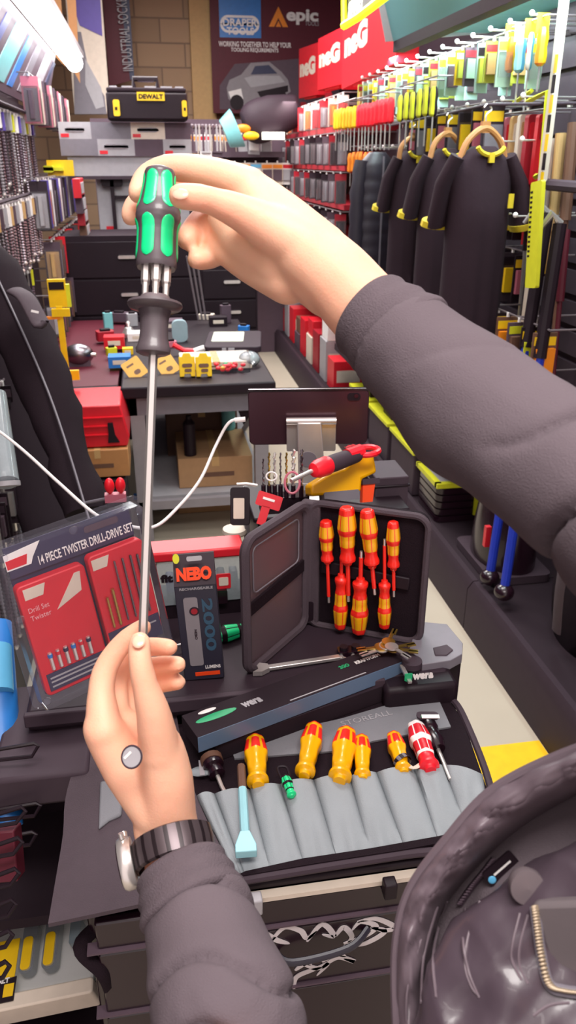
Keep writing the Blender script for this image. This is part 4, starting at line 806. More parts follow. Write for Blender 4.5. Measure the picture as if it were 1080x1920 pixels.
# grey reinforced head panel
part('grey_head_panel', MB().prism([zr(*p) for p in [(640,1350),(815,1298),(845,1365),(700,1392),(640,1410),(440,1425),(430,1400),(470,1388)]][::-1], Zr, Zr+.003, 'rollgrey'), t)
part('tool_loop', MB().prism([zr(*p, Zr+.005) for p in [(188,1468),(232,1462),(228,1530),(205,1540),(185,1556)]][::-1], Zr+.002, Zr+.009, 'rollgrey'), t, bev=.003)
txt('STOREALL', .0, .0, .085, .011, .0004, 'lgrey', t, frame(on(642, 1362, 2, Zr+.003), on(745, 1338, 2, Zr+.003), on(640, 1340, 2, Zr+.003))[0], name='stitched_word')
# binding along the right and front
bd = [zr(*p) for p in [(430,1655),(600,1627),(760,1602),(882,1582),(924,1500),(870,1345),(838,1305),(800,1284)]]
part('edge_binding', MB().tube(spline([V((x, y, Zr)) for x, y in bd], 6), .0055, 'charcoal', 8), t)
# pockets: top edge points and bottom edge points in the photo
ptop = [(368,1492),(402,1488),(468,1480),(525,1470),(588,1462),(655,1456),(706,1448),(776,1440),(830,1434),(905,1452)]
pbot = [(440,1640),(460,1640),(505,1628),(568,1616),(632,1607),(694,1597),(757,1587),(822,1574),(868,1535),(912,1500)]
for i in range(9):
    a, b2, c, d = ptop[i], ptop[i+1], pbot[i+1], pbot[i]; rows = []
    for u in range(9):
        uu = u/8; rr = []
        for v in range(11):
            vv = v/10; tx = a[0]+(b2[0]-a[0])*vv, a[1]+(b2[1]-a[1])*vv-6*math.sin(math.pi*vv); bx = d[0]+(c[0]-d[0])*vv, d[1]+(c[1]-d[1])*vv
            x = tx[0]+(bx[0]-tx[0])*uu; y = tx[1]+(bx[1]-tx[1])*uu
            z = Zr+.0015+.0155*max(0, math.sin(math.pi*vv))**.33*(1-uu)**.8+.0012*math.sin(vv*9+uu*6+i)*math.sin(math.pi*vv)+.0015*math.sin(vv*11+i*2)*uu
            rr.append(on(x, y, 2, z))
        rows.append(rr)
    part('pocket', sheet(rows, 'pocket', .004), t, smooth=60)
part('front_border', MB().prism([zr(*p) for p in [(436,1652),(600,1624),(760,1599),(872,1578),(880,1560),(822,1574),(694,1597),(568,1616),(460,1640)]][::-1], Zr, Zr+.006, 'nylon'), t)
# ---------------- screwdrivers ----------------
def kraft(L, R_, body, pad, capc, neckc, name='handle', seg=48, two=True):
    "handle along local y from cap (0) to neck (L)"
    prof = [(0, 0), (.55, .0), (.72, .02), (.78, .06), (.84, .14), (.93, .24), (1.0, .34), (.97, .40), (.86, .46), (.80, .53), (.80, .60), (.78, .66), (.70, .74), (.72, .80), (.88, .88), (.86, .92), (.55, .95), (.45, 1.0), (0, 1.0)]
    P2 = []
    for i in range(len(prof)-1):
        for k in range(3):
            u = k/3; P2.append((prof[i][0]*(1-u)+prof[i+1][0]*u, prof[i][1]*(1-u)+prof[i+1][1]*u))
    P2.append(prof[-1]); P2 = [(max(.0005, r*R_), y*L) for r, y in P2]
    def mod(i, j, y): return 1+.045*math.cos(6*2*math.pi*j/seg)*(1 if y < L*.7 else 0)
    def m(i, j):
        yy = P2[i][1]/L
        if yy < .045: return capc
        if yy > .70: return neckc
        inpad = (j % 8) not in ((4,) if two else (3, 4))
        if (.09 < yy < .36 or (.44 < yy < .66 and two)) and inpad: return pad
        return body
    return MB().lathe(P2, m, seg, mod=mod)
def driver(label, M, L, R_, body, pad, capc, neckc, sl, sr, smat='vdered', tip='steel', group=None, name='insulated_screwdriver', tl=.012):
    t = thing(name, label, 'screwdriver', M, group)
    part('handle', kraft(L, R_, body, pad, capc, neckc, two=(body != 'vdeyellow2')), t, smooth=50)
    if sl > 0:
        part('shaft', MB().cyl((0, L*.98, 0), (0, L+sl-tl, 0), sr, smat, 10), t); part('tip', MB().cyl((0, L+sl-tl, 0), (0, L+sl, 0), sr*.7, tip, 8), t)
    return t
def dirM(px0, py0, px1, py1, d0, d1):
    a, b = P(px0, py0, d0), P(px1, py1, d1); y = (b-a).normalized(); z = (C0-a).normalized(); x = y.cross(z).normalized(); z = x.cross(y)
    return Matrix.Translation(a) @ Matrix((x, y, z)).transposed().to_4x4(), (b-a).length
# drivers in the roll (handles up, blades in pockets): cap pixel -> neck pixel on plane
def rolld(label, p0, p1, R_, body='vdeyellow2', pad='vdered', cap='vdered', neck='vdeyellow2', sl=0, smat='vdeyellow2', z=None, rf=1, name='insulated_screwdriver'):
    a = on(*p0, 2, Zr+R_*.95); b = on(*p1, 2, Zr+R_*.95); y = (b-a).normalized(); x = y.cross(V((0, 0, 1))).normalized(); zz = x.cross(y)
    M = Matrix.Translation(a) @ Matrix((x, y, zz)).transposed().to_4x4()
    return driver(label, M, (b-a).length, R_, body, pad, cap, neck, sl, R_*.28, smat, group='insulated screwdrivers in the tool roll' if body == 'vdeyellow2' else None, name=name)
rolld('large orange and red insulated screwdriver in the roll pocket behind the chisel', (478, 1386), (484, 1474), .0175)
rolld('orange and red insulated screwdriver standing tallest in the roll, slim neck', (590, 1362), (570, 1456), .0165)
rolld('stout orange and red insulated screwdriver in the middle pocket', (650, 1372), (636, 1466), .0185)
rolld('slim orange and red insulated screwdriver right of the stout one', (678, 1384), (680, 1462), .0135)
rolld('orange insulated screwdriver with grey band in the right pocket', (737, 1378), (758, 1450), .0135)
rolld('white and red handled screwdriver beside black one in right pocket', (778, 1360), (808, 1446), .0165, 'white', 'red', 'white', 'brightred', 0, 'steel', name='white_red_screwdriver')
q = on(816, 1392, 2, Zr+.012); q2 = on(832, 1430, 2, Zr+.006)
t = thing('black_bit_holder', 'black handled screwdriver with hang card in the rightmost pocket', 'screwdriver')
a = on(800, 1352, 2, Zr+.012); part('handle', MB().tube([a, a.lerp(q, .4), a.lerp(q, .5), q, q.lerp(q2, .35)], [.012, .013, .010, .014, .011], 'blackgloss', 14), t); part('shaft', MB().tube([q.lerp(q2, .3), q2, on(845, 1462, 2, Zr+.006)], .003, 'steel', 8), t)
Mh = frame(on(782, 1356, 2, Zr+.016), on(818, 1356, 2, Zr+.016), on(780, 1338, 2, Zr+.016))[0]
solo('hang_card', MB().rbox(0, .033, 0, .016, .006, .009, .006, 'charcoal').box(.004, .03, -.014, -.006, .02, .021, 'white').prism([(.006, .001), (.012, .001), (.012, .006), (.006, .006)], .0092, .0098, 'dgreen'), 'dark hang card with white strip above the white and red screwdriver', 'hang card', Mh)
solo('white_cable_tie', MB().tube(spline([on(762, 1432, 2, Zr+.01), on(775, 1440, 2, Zr+.02), on(790, 1432, 2, Zr+.012)], 5), .004, 'cream', 6, flat=.4), 'cream ribbon end beside the banded orange screwdriver', 'ribbon')
solo('grey_band', MB().lathe([(.013, 0), (.0132, .004), (.013, .008)], lambda i, j: 'grey' if j % 2 else 'black', 16, caps=False), 'grey patterned band around the orange screwdriver neck', 'band', Matrix.Translation(on(751, 1426, 2, Zr+.0128)) @ RZ(-160))
# mini green driver
a = on(534, 1456, 2, Zr+.022); b2 = on(548, 1494, 2, Zr+.018); y = (b2-a).normalized(); x = y.cross(V((0, 0, 1))).normalized(); zz = x.cross(y)
t = thing('mini_green_screwdriver', 'tiny green and black screwdriver charm hooked over a grey pocket', 'screwdriver', Matrix.Translation(a) @ Matrix((x, y, zz)).transposed().to_4x4()); part('handle', kraft((b2-a).length, .0075, 'black', 'green', 'black', 'green'), t, smooth=50); part('loop', MB().tube(spline([(-.006, .004, 0), (-.006, -.012, .003), (.006, -.014, .003), (.005, .004, 0)], 4), .0018, 'black'), t)
# chrome ratchet at left
a = on(396, 1425, 2, Zr+.018); b2 = on(416, 1475, 2, Zr+.008)
t = thing('black_ratchet_driver', 'black and amber ratchet driver in the left pocket beside the wrist', 'ratchet driver'); part('handle', MB().tube([a, a.lerp(b2, .25), a.lerp(b2, .3), a.lerp(b2, .55), a.lerp(b2, .6)], [.014, .015, .010, .012, .006], 'blackgloss', 14), t)
part('amber_ring', MB().tube([a+V((0, .004, 0)), a.lerp(b2, .12)], .0158, 'brown', 14), t); part('shaft', MB().tube([a.lerp(b2, .55), b2, on(425, 1492, 2, Zr+.006)], .003, 'steel', 8), t)
solo('clear_packet', MB().ell((0, 0, 0), (.018, .01, .004), 'glassgrey').box(-.003, .004, -.012, .018, .003, .004, 'lgrey'), 'small clear packet left of the black ratchet driver', 'packet', T(*on(378, 1446, 2, Zr+.01)))
# chisel bar (pale blue-grey)
a, b2 = on(452, 1436, 2, Zr+.034), on(461, 1592, 2, Zr+.024); y = (b2-a).normalized(); x = y.cross(V((0, 0, 1))).normalized(); zz = x.cross(y)
t = thing('flat_pry_bar', 'pale blue steel bar with flared end lying on the grey pockets', 'pry bar', Matrix.Translation(a) @ Matrix((x, y, zz)).transposed().to_4x4()); L = (b2-a).length
part('bar_shaft', MB().tube([(0, 0, 0), (0, L*.3, 0)], [.0055, .0055], 'brown', 8).tube([(0, L*.3, 0), (0, L*.85, 0)], .006, 'aqua', 8), t); part('flared_end', MB().prism([(-.006, L*.83), (-.013, L*.98), (-.013, L*1.06), (.013, L*1.06), (.013, L*.98), (.006, L*.83)], -.006, .006, 'aqua'), t, bev=.001)
# ---------------- long cartons ----------------
def longbox(p0, p1, z, hgt, dep, front, top, name, label, xtra=None):
    a, b = on(*p0, 2, z), on(*p1, 2, z); M = frame(a, b, a+V((0, 0, 1)))[0]; L = (b-a).length
    t = thing(name, label, 'carton', M); part('carton_tray', MB().box(0, L, 0, hgt, -dep, 0, top).box(.0, L, .0, hgt, 0, .0008, front), t, bev=.0012)
    return t, L
t, L = longbox((405, 1428), (757, 1300), Zr+.001, .030, .06, 'blackmatte', 'dark', 'black_carton_base', 'plain black long carton base under the printed carton')
t, L = longbox((372, 1411), (757, 1264), Zr+.033, .026, .055, 'cartonblue', 'blackmatte', 'long_printed_carton', 'long dark carton with steel blue side and green logo across the roll')
Mt = Matrix(((1,0,0,0),(0,0,1,.0263),(0,-1,0,0),(0,0,0,1)))
part('print_line', MB().box(L*.42, L*.8, .004, .006, 0, .0004, 'lgrey'), t, Mt); part('green_logo', MB().ell((L*.12, .03, 0), (L*.09, .007, .0006), 'dgreen').ell((L*.1, .046, 0), (L*.04, .004, .0006), 'white'), t, Mt)
txt('wera', L*.235, .024, L*.09, .012, .0001, 'lgrey', t, Mt, bold=.05); txt('KRAFTFORM', L*.80, .03, L*.13, .008, .0001, 'white', t, Mt, bold=.04); txt('2GO', L*.72, .032, L*.05, .008, .0001, 'dgreen', t, Mt, bold=.05)
# keys and spanner
t = thing('key_bunch', 'bunch of brass and steel keys on the tray beside the case', 'keys', T(*on(725, 1218, 2, Zt+.03)))
for i, (an, m) in enumerate(((10, 'brass'), (-20, 'brass'), (200, 'steel'), (185, 'brass'), (60, 'brass'), (-60, 'steel'))):
    part('key', MB().cyl((.01, 0, 0), (.01, 0, .002), .011, m, 14).box(.02, .05, -.003, .003, 0, .002, m).box(.035, .05, -.006, 0, 0, .002, m), t, RZ(an) @ T(0, 0, .002*i))
part('key_ring', MB().tube([(.012*math.cos(a), .012*math.sin(a), .008) for a in [2*math.pi*i/16 for i in range(17)]], .0012, 'steel', 6), t)
solo('keyring_tab', MB().cyl((0, 0, .0), (0, 0, .01), .016, 'charcoal', 20).box(-.02, -.014, -.045, .0, 0, .004, 'steel'), 'dark round key fob with steel tab hanging over the carton end', 'key fob', T(*on(772, 1248, 2, Zt+.015)))
a, b2 = on(497, 1253, 2, Zt+.006), on(638, 1232, 2, Zt+.006); M, L, _ = frame(a, b2, a+V((0, .1, 0)))
t = thing('combination_spanner', 'long chrome spanner on the tray in front of the folding case', 'spanner', M)
part('spanner_shaft', MB().rbox(0, L, -.005, .005, -.003, .003, .003, 'steel'), t, bev=.001); part('open_jaw', MB().prism([(-.022, .010), (-.008, .013), (.006, .006), (.006, -.006), (-.008, -.013), (-.022, -.010), (-.012, -.004), (-.012, .004)], -.004, .004, 'steel'), t)
b = MB(); b.tube([(L+.012+.010*math.cos(a), .010*math.sin(a), 0) for a in [2*math.pi*i/16 for i in range(17)]], .0035, 'steel', 6); part('ring_end', b, t)
solo('black_socket_clip', MB().rbox(-.02, .02, -.01, .01, 0, .012, .005, 'blackgloss').cyl((-.01, 0, .006), (-.01, 0, .018), .007, 'black').cyl((.01, 0, .006), (.01, 0, .018), .007, 'black'), 'small black socket clip at the end of the chrome spanner', 'clip', T(*on(655, 1228, 2, Zt)))
a, b2 = on(140, 1296, 2, Zt-.02), on(186, 1268, 2, Zt-.02); M, L, _ = frame(a, b2, a+V((0, .1, 0)))
t = thing('small_spanner', 'small chrome spanner under the blister pack corner left of the hand', 'spanner', M); part('spanner_shaft', MB().rbox(0, L+.02, -.004, .004, 0, .004, .003, 'steel'), t); part('ring_end', MB().tube([(.009*math.cos(a), .009*math.sin(a), .002) for a in [2*math.pi*i/16 for i in range(17)]], .0035, 'steel', 6), t)
# green driver behind the flashlight box
a, b2 = on(455, 1180, 2, Zt+.014), on(414, 1190, 2, Zt+.014); y = (b2-a).normalized(); x = y.cross(V((0, 0, 1))).normalized(); zz = x.cross(y)
driver('green and black handled screwdriver lying behind the flashlight box', Matrix.Translation(a) @ Matrix((x, y, zz)).transposed().to_4x4(), .09, .015, 'black', 'green', 'green', 'black', .03, .003, 'steel', name='green_screwdriver')
# ---------------- folding case ----------------
b0, b1, b2 = on(575, 1166, 2, Zt+.004), on(787, 1204, 2, Zt+.004), on(464, 1262, 2, Zt+.004)
hR = rise(b1, 985); hS = rise(b0, 925); hc = (hR+hS)/2
t = thing('folding_case', 'black zip up folding case standing open with orange red screwdrivers inside', 'case', Matrix.Translation(b0))
Mi = t.matrix_world.inverted()
MR, wR = std(b0, b1); ML, wL = std(b2, b0)
part('right_leaf', MB().rbox(.004, wR, 0, hc, -.022, -.002, .022, 'nylon', n=6), t, Mi @ MR, bev=.003)
fr_ = MB(); o_ = rrect(.004, wR, 0, hc, .022, 6); fr_.tube([(x, y, .002) for x, y in o_+[o_[0]]], .006, 'nylonlight', 8); part('zip_edge', fr_, t, Mi @ MR)
part('elastic_strap', MB().box(.02, wR-.03, hc*.46, hc*.56, .0, .006, 'black'), t, Mi @ MR @ RZ(-3), bev=.002)
part('spine', MB().rbox(-.018, .018, 0, hc, -.012, .006, .008, 'nylonlight'), t, Mi @ MR @ T(.004, 0, 0), bev=.003)
part('press_stud', MB().cyl((-.004, hc*.13, .006), (-.004, hc*.13, .012), .005, 'lgrey', 12), t, Mi @ MR)
part('stud_tab', MB().rbox(-.018, .014, hc*.04, hc*.2, .004, .0085, .004, 'black'), t, Mi @ MR)
o_ = rrect(0, wL-.006, 0, hc, .022, 6); part('left_leaf_frame', MB().tube([(x, y, 0) for x, y in o_+[o_[0]]], .008, 'nylonlight', 8), t, Mi @ ML)
part('mesh_pocket', MB().rbox(.006, wL-.01, .006, hc*.97, -.004, -.002, .018, 'mesh'), t, Mi @ ML)
part('pocket_band', MB().prism([(.008, hc*.43), (wL-.008, hc*.47), (wL-.008, hc*.56), (.008, hc*.52)], -.004, .002, 'nylon'), t, Mi @ ML)
o_ = rrect(.02, wL-.03, hc*.58, hc*.92, .01, 4); part('window_stitching', MB().tube([(x, y, .001) for x, y in o_+[o_[0]]], .0012, 'grey', 6), t, Mi @ ML)
# drivers: photo positions on the leaf plane
Rn = MR.to_3x3() @ V((0, 0, 1)); Ro = MR.translation
def onleaf(px, py, off):
    r = ray(px, py); k = (Ro+Rn*off-C0).dot(Rn)/r.dot(Rn); return C0+r*k
def cased(label, p0, p1, R_, sl, top=True):
    a, b = onleaf(*p0, R_+.002), onleaf(*p1, R_+.002); y = (b-a).normalized(); x = y.cross(Rn).normalized(); z = x.cross(y)
    return driver(label, Matrix.Translation(a) @ Matrix((x, y, z)).transposed().to_4x4(), (b-a).length, R_, 'vdered', 'vdeyellow', 'vdered', 'vdered', sl, R_*.24, 'vdered', group='insulated screwdrivers in the folding case')
cased('orange red insulated screwdriver at top left in the case', (611, 976), (614, 1056), .0125, .075)
cased('largest orange red insulated screwdriver in the top row of the case', (650, 951), (652, 1058), .0155, .07)
cased('orange red insulated screwdriver third in the top row of the case', (688, 956), (698, 1064), .0145, .05)
cased('small orange red insulated screwdriver at top right in the case', (737, 978), (738, 1068), .0115, .05)
cased('orange red insulated screwdriver pointing up, bottom left in the case', (638, 1178), (640, 1076), .0125, .045)
cased('large orange red insulated screwdriver pointing up, bottom middle in the case', (673, 1187), (676, 1084), .0150, .05)
cased('small orange red insulated screwdriver pointing up, bottom right in the case', (721, 1177), (721, 1088), .0115, .075)
# ---------------- flashlight box ----------------
M, ww = std(on(347, 1277, 2, Zt+.001), on(421, 1273, 2, Zt+.001)); h_ = rise(on(347, 1277, 2, Zt), 1100); h2 = rise(on(347, 1277, 2, Zt), 1062)
M = M @ RZ(2.5)
t = thing('flashlight_box', 'dark flashlight box with orange lettering standing on the cart tray', 'box', M)
part('box_carton', MB().box(0, ww, 0, h_, -.04, 0, 'navyblk'), t, bev=.0012)
part('hang_tab', MB().box(0, ww, h_, h2, -.040, -.038, 'dark'), t); part('box_shoulder', MB().prism([(0, 0), (ww, 0), (ww, 1), (0, 1)], 0, .001, 'dark', Matrix(((1,0,0,0),(0,h2-h_,0,h_),(0,-.038,1,0),(0,0,0,1)))), t)
S = Matrix(((1,0,0,0),(0,1,0,h_),(0,-.038/(h2-h_),1,.0012),(0,0,0,1)))
hh = h2-h_
txt('NEBO', ww*.08, hh*.15, ww*.84, hh*.4, .0008, 'nebo', t, S, bold=.06)
part('yellow_dot', MB().cyl((ww*.1, hh*.82, .0008), (ww*.1, hh*.82, .0016), .005, 'limeyellow', 14), t, S); part('hang_slot', MB().rbox(ww*.35, ww*.72, hh*.72, hh*.86, .0008, .0016, .002, 'lgrey'), t, S)
txt('RECHARGEABLE', ww*.12, h_*.955, ww*.8, h_*.025, .0004, 'lgrey', t, bold=.02)
part('torch_print', MB().rbox(ww*.18, ww*.52, h_*.16, h_*.88, 0, .0008, .004, 'midgrey'), t); part('torch_button', MB().cyl((ww*.42, h_*.74, .0008), (ww*.42, h_*.74, .0014), .0075, 'dark', 18).cyl((ww*.42, h_*.74, .0014), (ww*.42, h_*.74, .0018), .005, 'deepred', 16), t)
txt('2000', 0, 0, h_*.55, ww*.26, .0005, 'slateblue', t, T(ww*.62, h_*.86, 0) @ RZ(-90), bold=.03)
txt('LUMENS', ww*.55, h_*.12, ww*.38, h_*.035, .0005, 'white', t, bold=.03); part('orange_sticker', MB().box(ww*.28, ww*.9, h_*.0+.008, h_*.085, 0, .0008, 'nebo'), t)
txt('NEBO', 0, 0, .018, .004, .001, 'dark', t, T(ww*.37, h_*.55, 0) @ RZ(-90), bold=.03)
# red sticker pack behind
# ---------------- clear organiser ----------------
M, ww = std(on(300, 1163, 2, Zt+.001), on(458, 1148, 2, Zt+.001)); h_ = rise(on(380, 1155, 2, Zt), 1030)
t = thing('clear_organiser', 'clear plastic organiser box with red lid rim behind the flashlight box', 'organiser box', M)
part('lid_rim', MB().box(-.012, ww+.002, h_*.86, h_, -.05, .004, 'red'), t, bev=.004); part('clear_body', MB().rbox(0, ww, h_*.2, h_*.86, -.05, 0, .01, 'glassgrey'), t, bev=.002)
part('dark_base', MB().box(0, ww, 0, h_*.34, -.045, -.003, 'black'), t); b = MB()
for i in range(6): b.rbox(ww*(.1+.15*i), ww*(.1+.15*i)+.014, h_*.36, h_*.6, -.03, -.01, .004, ['purple', 'black', 'lgrey'][i % 3])
part('compartment_parts', b, t); txt('fit', .006, h_*.56, .022, h_*.12, .001, 'black', t, bold=.06)
part('red_badge', MB().rbox(ww*.68, ww*.85, h_*.40, h_*.62, 0, .002, .003, 'red').rbox(ww*.71, ww*.82, h_*.45, h_*.57, .002, .003, .002, 'cream'), t)
for x in (.03, ww-.06): part('latch', MB().rbox(x, x+.03, h_*.2, h_*.4, 0, .008, .004, 'blackgloss'), t)
solo('white_round_lid', MB().lathe([(.001, 0), (.026, 0), (.028, .004), (.026, .012), (.001, .013)], 'cream', 20, RX(90)), 'cream round tub lid beside the folding case top', 'lid', T(*P(440, 1000, 1.75)))
# ---------------- drill set blister ----------------
M, ww, hh = fr((72, 1318, 1.10), (312, 1208, 1.20), (4, 1022, 1.02))
t = thing('drill_set_pack', 'clear blister pack with red drill bit case and navy header card', 'blister pack', M)
part('clear_shell', MB().rbox(0, ww, 0, hh, 0, .032, .006, 'clear'), t, bev=.002)
part('shell_flange', MB().rbox(-.008, ww+.008, -.008, hh+.006, -.001, .0, .008, 'clear'), t)
part('header_card', MB().box(.012, ww-.012, hh*.80, hh*.985, .004, .006, 'navycard'), t)
part('back_card', MB().box(.012, ww-.012, .01, hh*.80, .001, .003, 'navycard'), t)
txt('14 PIECE TWISTER DRILL-DRIVE SET', ww*.26, hh*.825, ww*.68, hh*.055, .0065, 'white', t, bold=.015)
part('white_logo', MB().prism([(ww*.05, hh*.85), (ww*.05, hh*.945), (ww*.30, hh*.965), (ww*.23, hh*.885), (ww*.21, hh*.85)], .006, .0065, 'white').prism([(ww*.055, hh*.86), (ww*.055, hh*.91), (ww*.20, hh*.915), (ww*.18, hh*.86)], .0065, .007, 'red'), t); part('hang_slot', MB().rbox(ww*.6, ww*.85, hh*.91, hh*.95, .006, .0066, .004, 'dusk'), t)
# red case halves
def half(x0, x1, y0, y1):
    return MB().rbox(x0, x1, y0, y1, .005, .026, .008, 'redclear')
t2 = part('left_case_half', MB().rbox(ww*.05, ww*.52, hh*.06, hh*.77, .005, .022, .008, 'red'), t, bev=.002)
part('white_tag', MB().prism([(ww*.09, hh*.68), (ww*.09, hh*.745), (ww*.24, hh*.745), (ww*.21, hh*.68)], .022, .0226, 'cream').prism([(ww*.27, hh*.56), (ww*.44, hh*.735), (ww*.48, hh*.735), (ww*.46, hh*.62)], .022, .0226, 'cream'), t2)
for i, s in enumerate(('Drill Set', 'Twister', 'Speed')): txt(s, ww*.09, hh*(.60-.05*i), ww*.14, hh*.03, .0225, 'pinkwhite', t2) if i < 2 else None
part('driver_bits', MB().add([], [], 'steel'), t2) if 0 else None
for i in range(6): part('driver_bit', MB().cyl((ww*(.14+.055*i), hh*.22, .024), (ww*(.14+.055*i), hh*.33, .024), .0028, 'steel', 6).cyl((ww*(.14+.055*i), hh*.30, .024), (ww*(.14+.055*i), hh*.32, .024), .0036, ['blue', 'red', 'navy'][i % 3], 6), t2)
part('info_strip', MB().box(ww*.08, ww*.5, hh*.09, hh*.2, .022, .0235, 'navycard').box(ww*.1, ww*.46, hh*.165, hh*.175, .0235, .024, 'lgrey').box(ww*.1, ww*.44, hh*.14, hh*.15, .0235, .024, 'lgrey').box(ww*.1, ww*.46, hh*.11, hh*.12, .0235, .024, 'lgrey'), t2)
t3 = part('right_case_half', MB().rbox(ww*.55, ww*.96, hh*.17, hh*.79, .005, .022, .008, 'red'), t, bev=.002)
part('white_tag', MB().prism([(ww*.57, hh*.70), (ww*.57, hh*.765), (ww*.7, hh*.765), (ww*.67, hh*.70)], .022, .0226, 'cream'), t3)
def bit(x, y0, y1, r, m='brass'):
    b = MB(); n = max(6, int((y1-y0)/.003)); b.tube([(x, y0+(y1-y0)*i/n, .026) for i in range(n+1)], [r*(1 if i % 2 else .65) for i in range(n+1)], m, 6); return b
for i, (x, y0, y1, r, m) in enumerate(((.61, .32, .52, .0024, 'brass'), (.66, .32, .56, .0028, 'brass'), (.72, .33, .72, .0018, 'darksteel'), (.78, .33, .72, .002, 'darksteel'), (.84, .33, .72, .0022, 'darksteel'), (.89, .33, .71, .0024, 'darksteel'))): part('drill_bit', bit(ww*x, hh*y0, hh*y1, r, m), t3)
part('info_strip', MB().box(ww*.56, ww*.95, hh*.14, hh*.29, .022, .0235, 'navycard').box(ww*.58, ww*.74, hh*.24, hh*.25, .0235, .024, 'lgrey').box(ww*.58, ww*.72, hh*.21, hh*.22, .0235, .024, 'lgrey').box(ww*.78, ww*.92, hh*.24, hh*.25, .0235, .024, 'lgrey'), t3)
for x, y in ((.03, .97), (.5, .99), (.97, .97), (.02, .6), (.03, .06)): part('press_button', MB().ell((ww*x, hh*y, .03), (.006, .006, .004), 'clear', nu=10, nv=6), t)
# ---------------- stand tower behind the case ----------------
py_ = 1.36
ped = V((.33, 1.46, 0))
t = thing('display_pedestal', 'slim dark pedestal behind the folding case carrying tablet and drill bits', 'pedestal', T(.17, 1.36, 0))
part('pedestal_column', MB().box(0.0, .29, .01, .16, 0, .965, 'black'), t, bev=.004); part('pedestal_top', MB().box(-.01, .30, .0, .17, .965, .975, 'black'), t, bev=.003)
# tablet + stand
M, ww, hh = fr((472, 832, 1.50), (682, 830, 1.50), (450, 736, 1.42))
M, ww, hh = fr((478, 832, 1.50), (676, 830, 1.50), (456, 734, 1.45))
t = thing('tablet', 'dark tablet computer seen from behind on a silver stand', 'tablet', M)
part('tablet_body', MB().rbox(-.01, ww+.012, 0, hh*1.04, 0, .007, .010, 'tabletblack'), t, bev=.002); part('camera_bump', MB().rbox(ww*.86, ww*.98, hh*.84, hh*.97, .007, .009, .006, 'black'), t); part('lens', MB().cyl((ww*.94, hh*.93, .009), (ww*.94, hh*.93, .0105), .004, 'blackgloss', 14), t); part('metal_rim', MB().rbox(-.011, ww+.013, hh*1.025, hh*1.05, -.001, .008, .0035, 'darksteel'), t)
t = thing('tablet_stand', 'silver metal stand holding up the dark tablet', 'tablet stand', M)
part('stand_plate', MB().rbox(ww*.3, ww*.76, -hh*.1, hh*.52, .010, .016, .004, 'steel'), t, bev=.001); part('stand_hinge', MB().cyl((ww*.3, hh*.5, .018), (ww*.76, hh*.5, .018), .007, 'steel', 14), t)
part('stand_neck', MB().prism([(ww*.40, hh*.5), (ww*.62, hh*.5), (ww*.67, -hh*.7), (ww*.41, -hh*.7)], .018, .028, 'silver'), t, bev=.002)
part('stand_cutout', MB().cyl((ww*.50, -hh*.2, .0275), (ww*.50, -hh*.2, .0290), .016, 'grey', 24), t)
q = M @ V((ww*.52, -hh*.7, .02)); part('stand_foot', MB().rbox(-.06, .06, -.05, .05, 0, .006, .01, 'silver'), t, M.inverted() @ T(q.x, min(q.y, 1.47), .976))
# white charging cable, one piece: from tablet edge behind the pack to the left
pts = spline([P(458, 786, 1.45), P(430, 792, 1.45), P(405, 835, 1.45), P(375, 900, 1.4), P(330, 955, 1.35), P(288, 988, 1.3), P(235, 985, 1.28), P(180, 965, 1.3), P(110, 905, 1.35), P(50, 850, 1.4), P(0, 810, 1.45), P(-60, 770, 1.5)], 8)
t = thing('charging_cable', 'thin white charging cable looping from tablet across to the left', 'cable'); part('cable_cord', MB().tube(pts, .0028, 'white', 8), t); part('cable_plug', MB().tube([P(440, 788, 1.45), P(460, 786, 1.45)], .0048, 'white', 8), t)
# row of drill bits standing in a rack with red tag
t = thing('drill_bit_rack', 'black upright rack with red tag left of the tablet stand', 'drill rack', T(*P(520, 930, 1.36)))
part('rack_block', MB().box(-.03, .055, -.01, .02, -.03, .0, 'blackgloss'), t, bev=.002)
part('rack_window', MB().box(-.028, .052, -.012, -.010, -.02, .0, 'black'), t)
M = frame(P(478, 945, 1.31), P(520, 958, 1.31), P(482, 925, 1.31))[0]
part('red_tag', MB().rbox(0, .042, .0, .024, 0, .004, .003, 'red').box(.012, .026, -.03, .002, 0, .004, 'red').box(.01, .03, .012, .016, .004, .005, 'white'), t, t.matrix_world.inverted() @ M)
for i, px in enumerate((494, 505, 515, 526, 537, 550, 565)):
    q0 = P(px, 912, 1.345); L = (P(px, 912, 1.345)-P(px, 845+ (12 if i < 1 else 0)-(6 if i > 4 else 0), 1.345)).length; n = 22; r = .0018+.0004*(i % 3)+(.001 if i > 4 else 0)
    b = MB(); b.tube([(0.35*r*math.cos(k*1.5), .35*r*math.sin(k*1.5), L*k/n) for k in range(n+1)], [r*(1 if k % 2 else .6) for k in range(n+1)], ['darksteel', 'brass', 'steel'][i % 3], 6); b.cyl((0, 0, -.02), (0, 0, .002), .004, 'blackgloss')
    solo('upright_drill_bit', b, f'spiral drill bit upright in the rack by the tablet, {LORD[i]}', 'drill bit', T(*q0), 'drill bits upright by the tablet')
b = MB(); b.tube([P(548+14*math.cos(a), 905+20*math.sin(a), 1.32) for a in [2*math.pi*i/20 for i in range(21)]], .0022, 'pink', 6); solo('pink_ring', b, 'pink wire ring in front of the upright drill bits', 'ring')
b = MB(); b.tube([P(509+10*math.cos(a), 893+8*math.sin(a), 1.32) for a in [2*math.pi*i/20 for i in range(21)]], .0014, 'white', 6); solo('white_ring', b, 'small white wire ring above the red tag', 'ring')
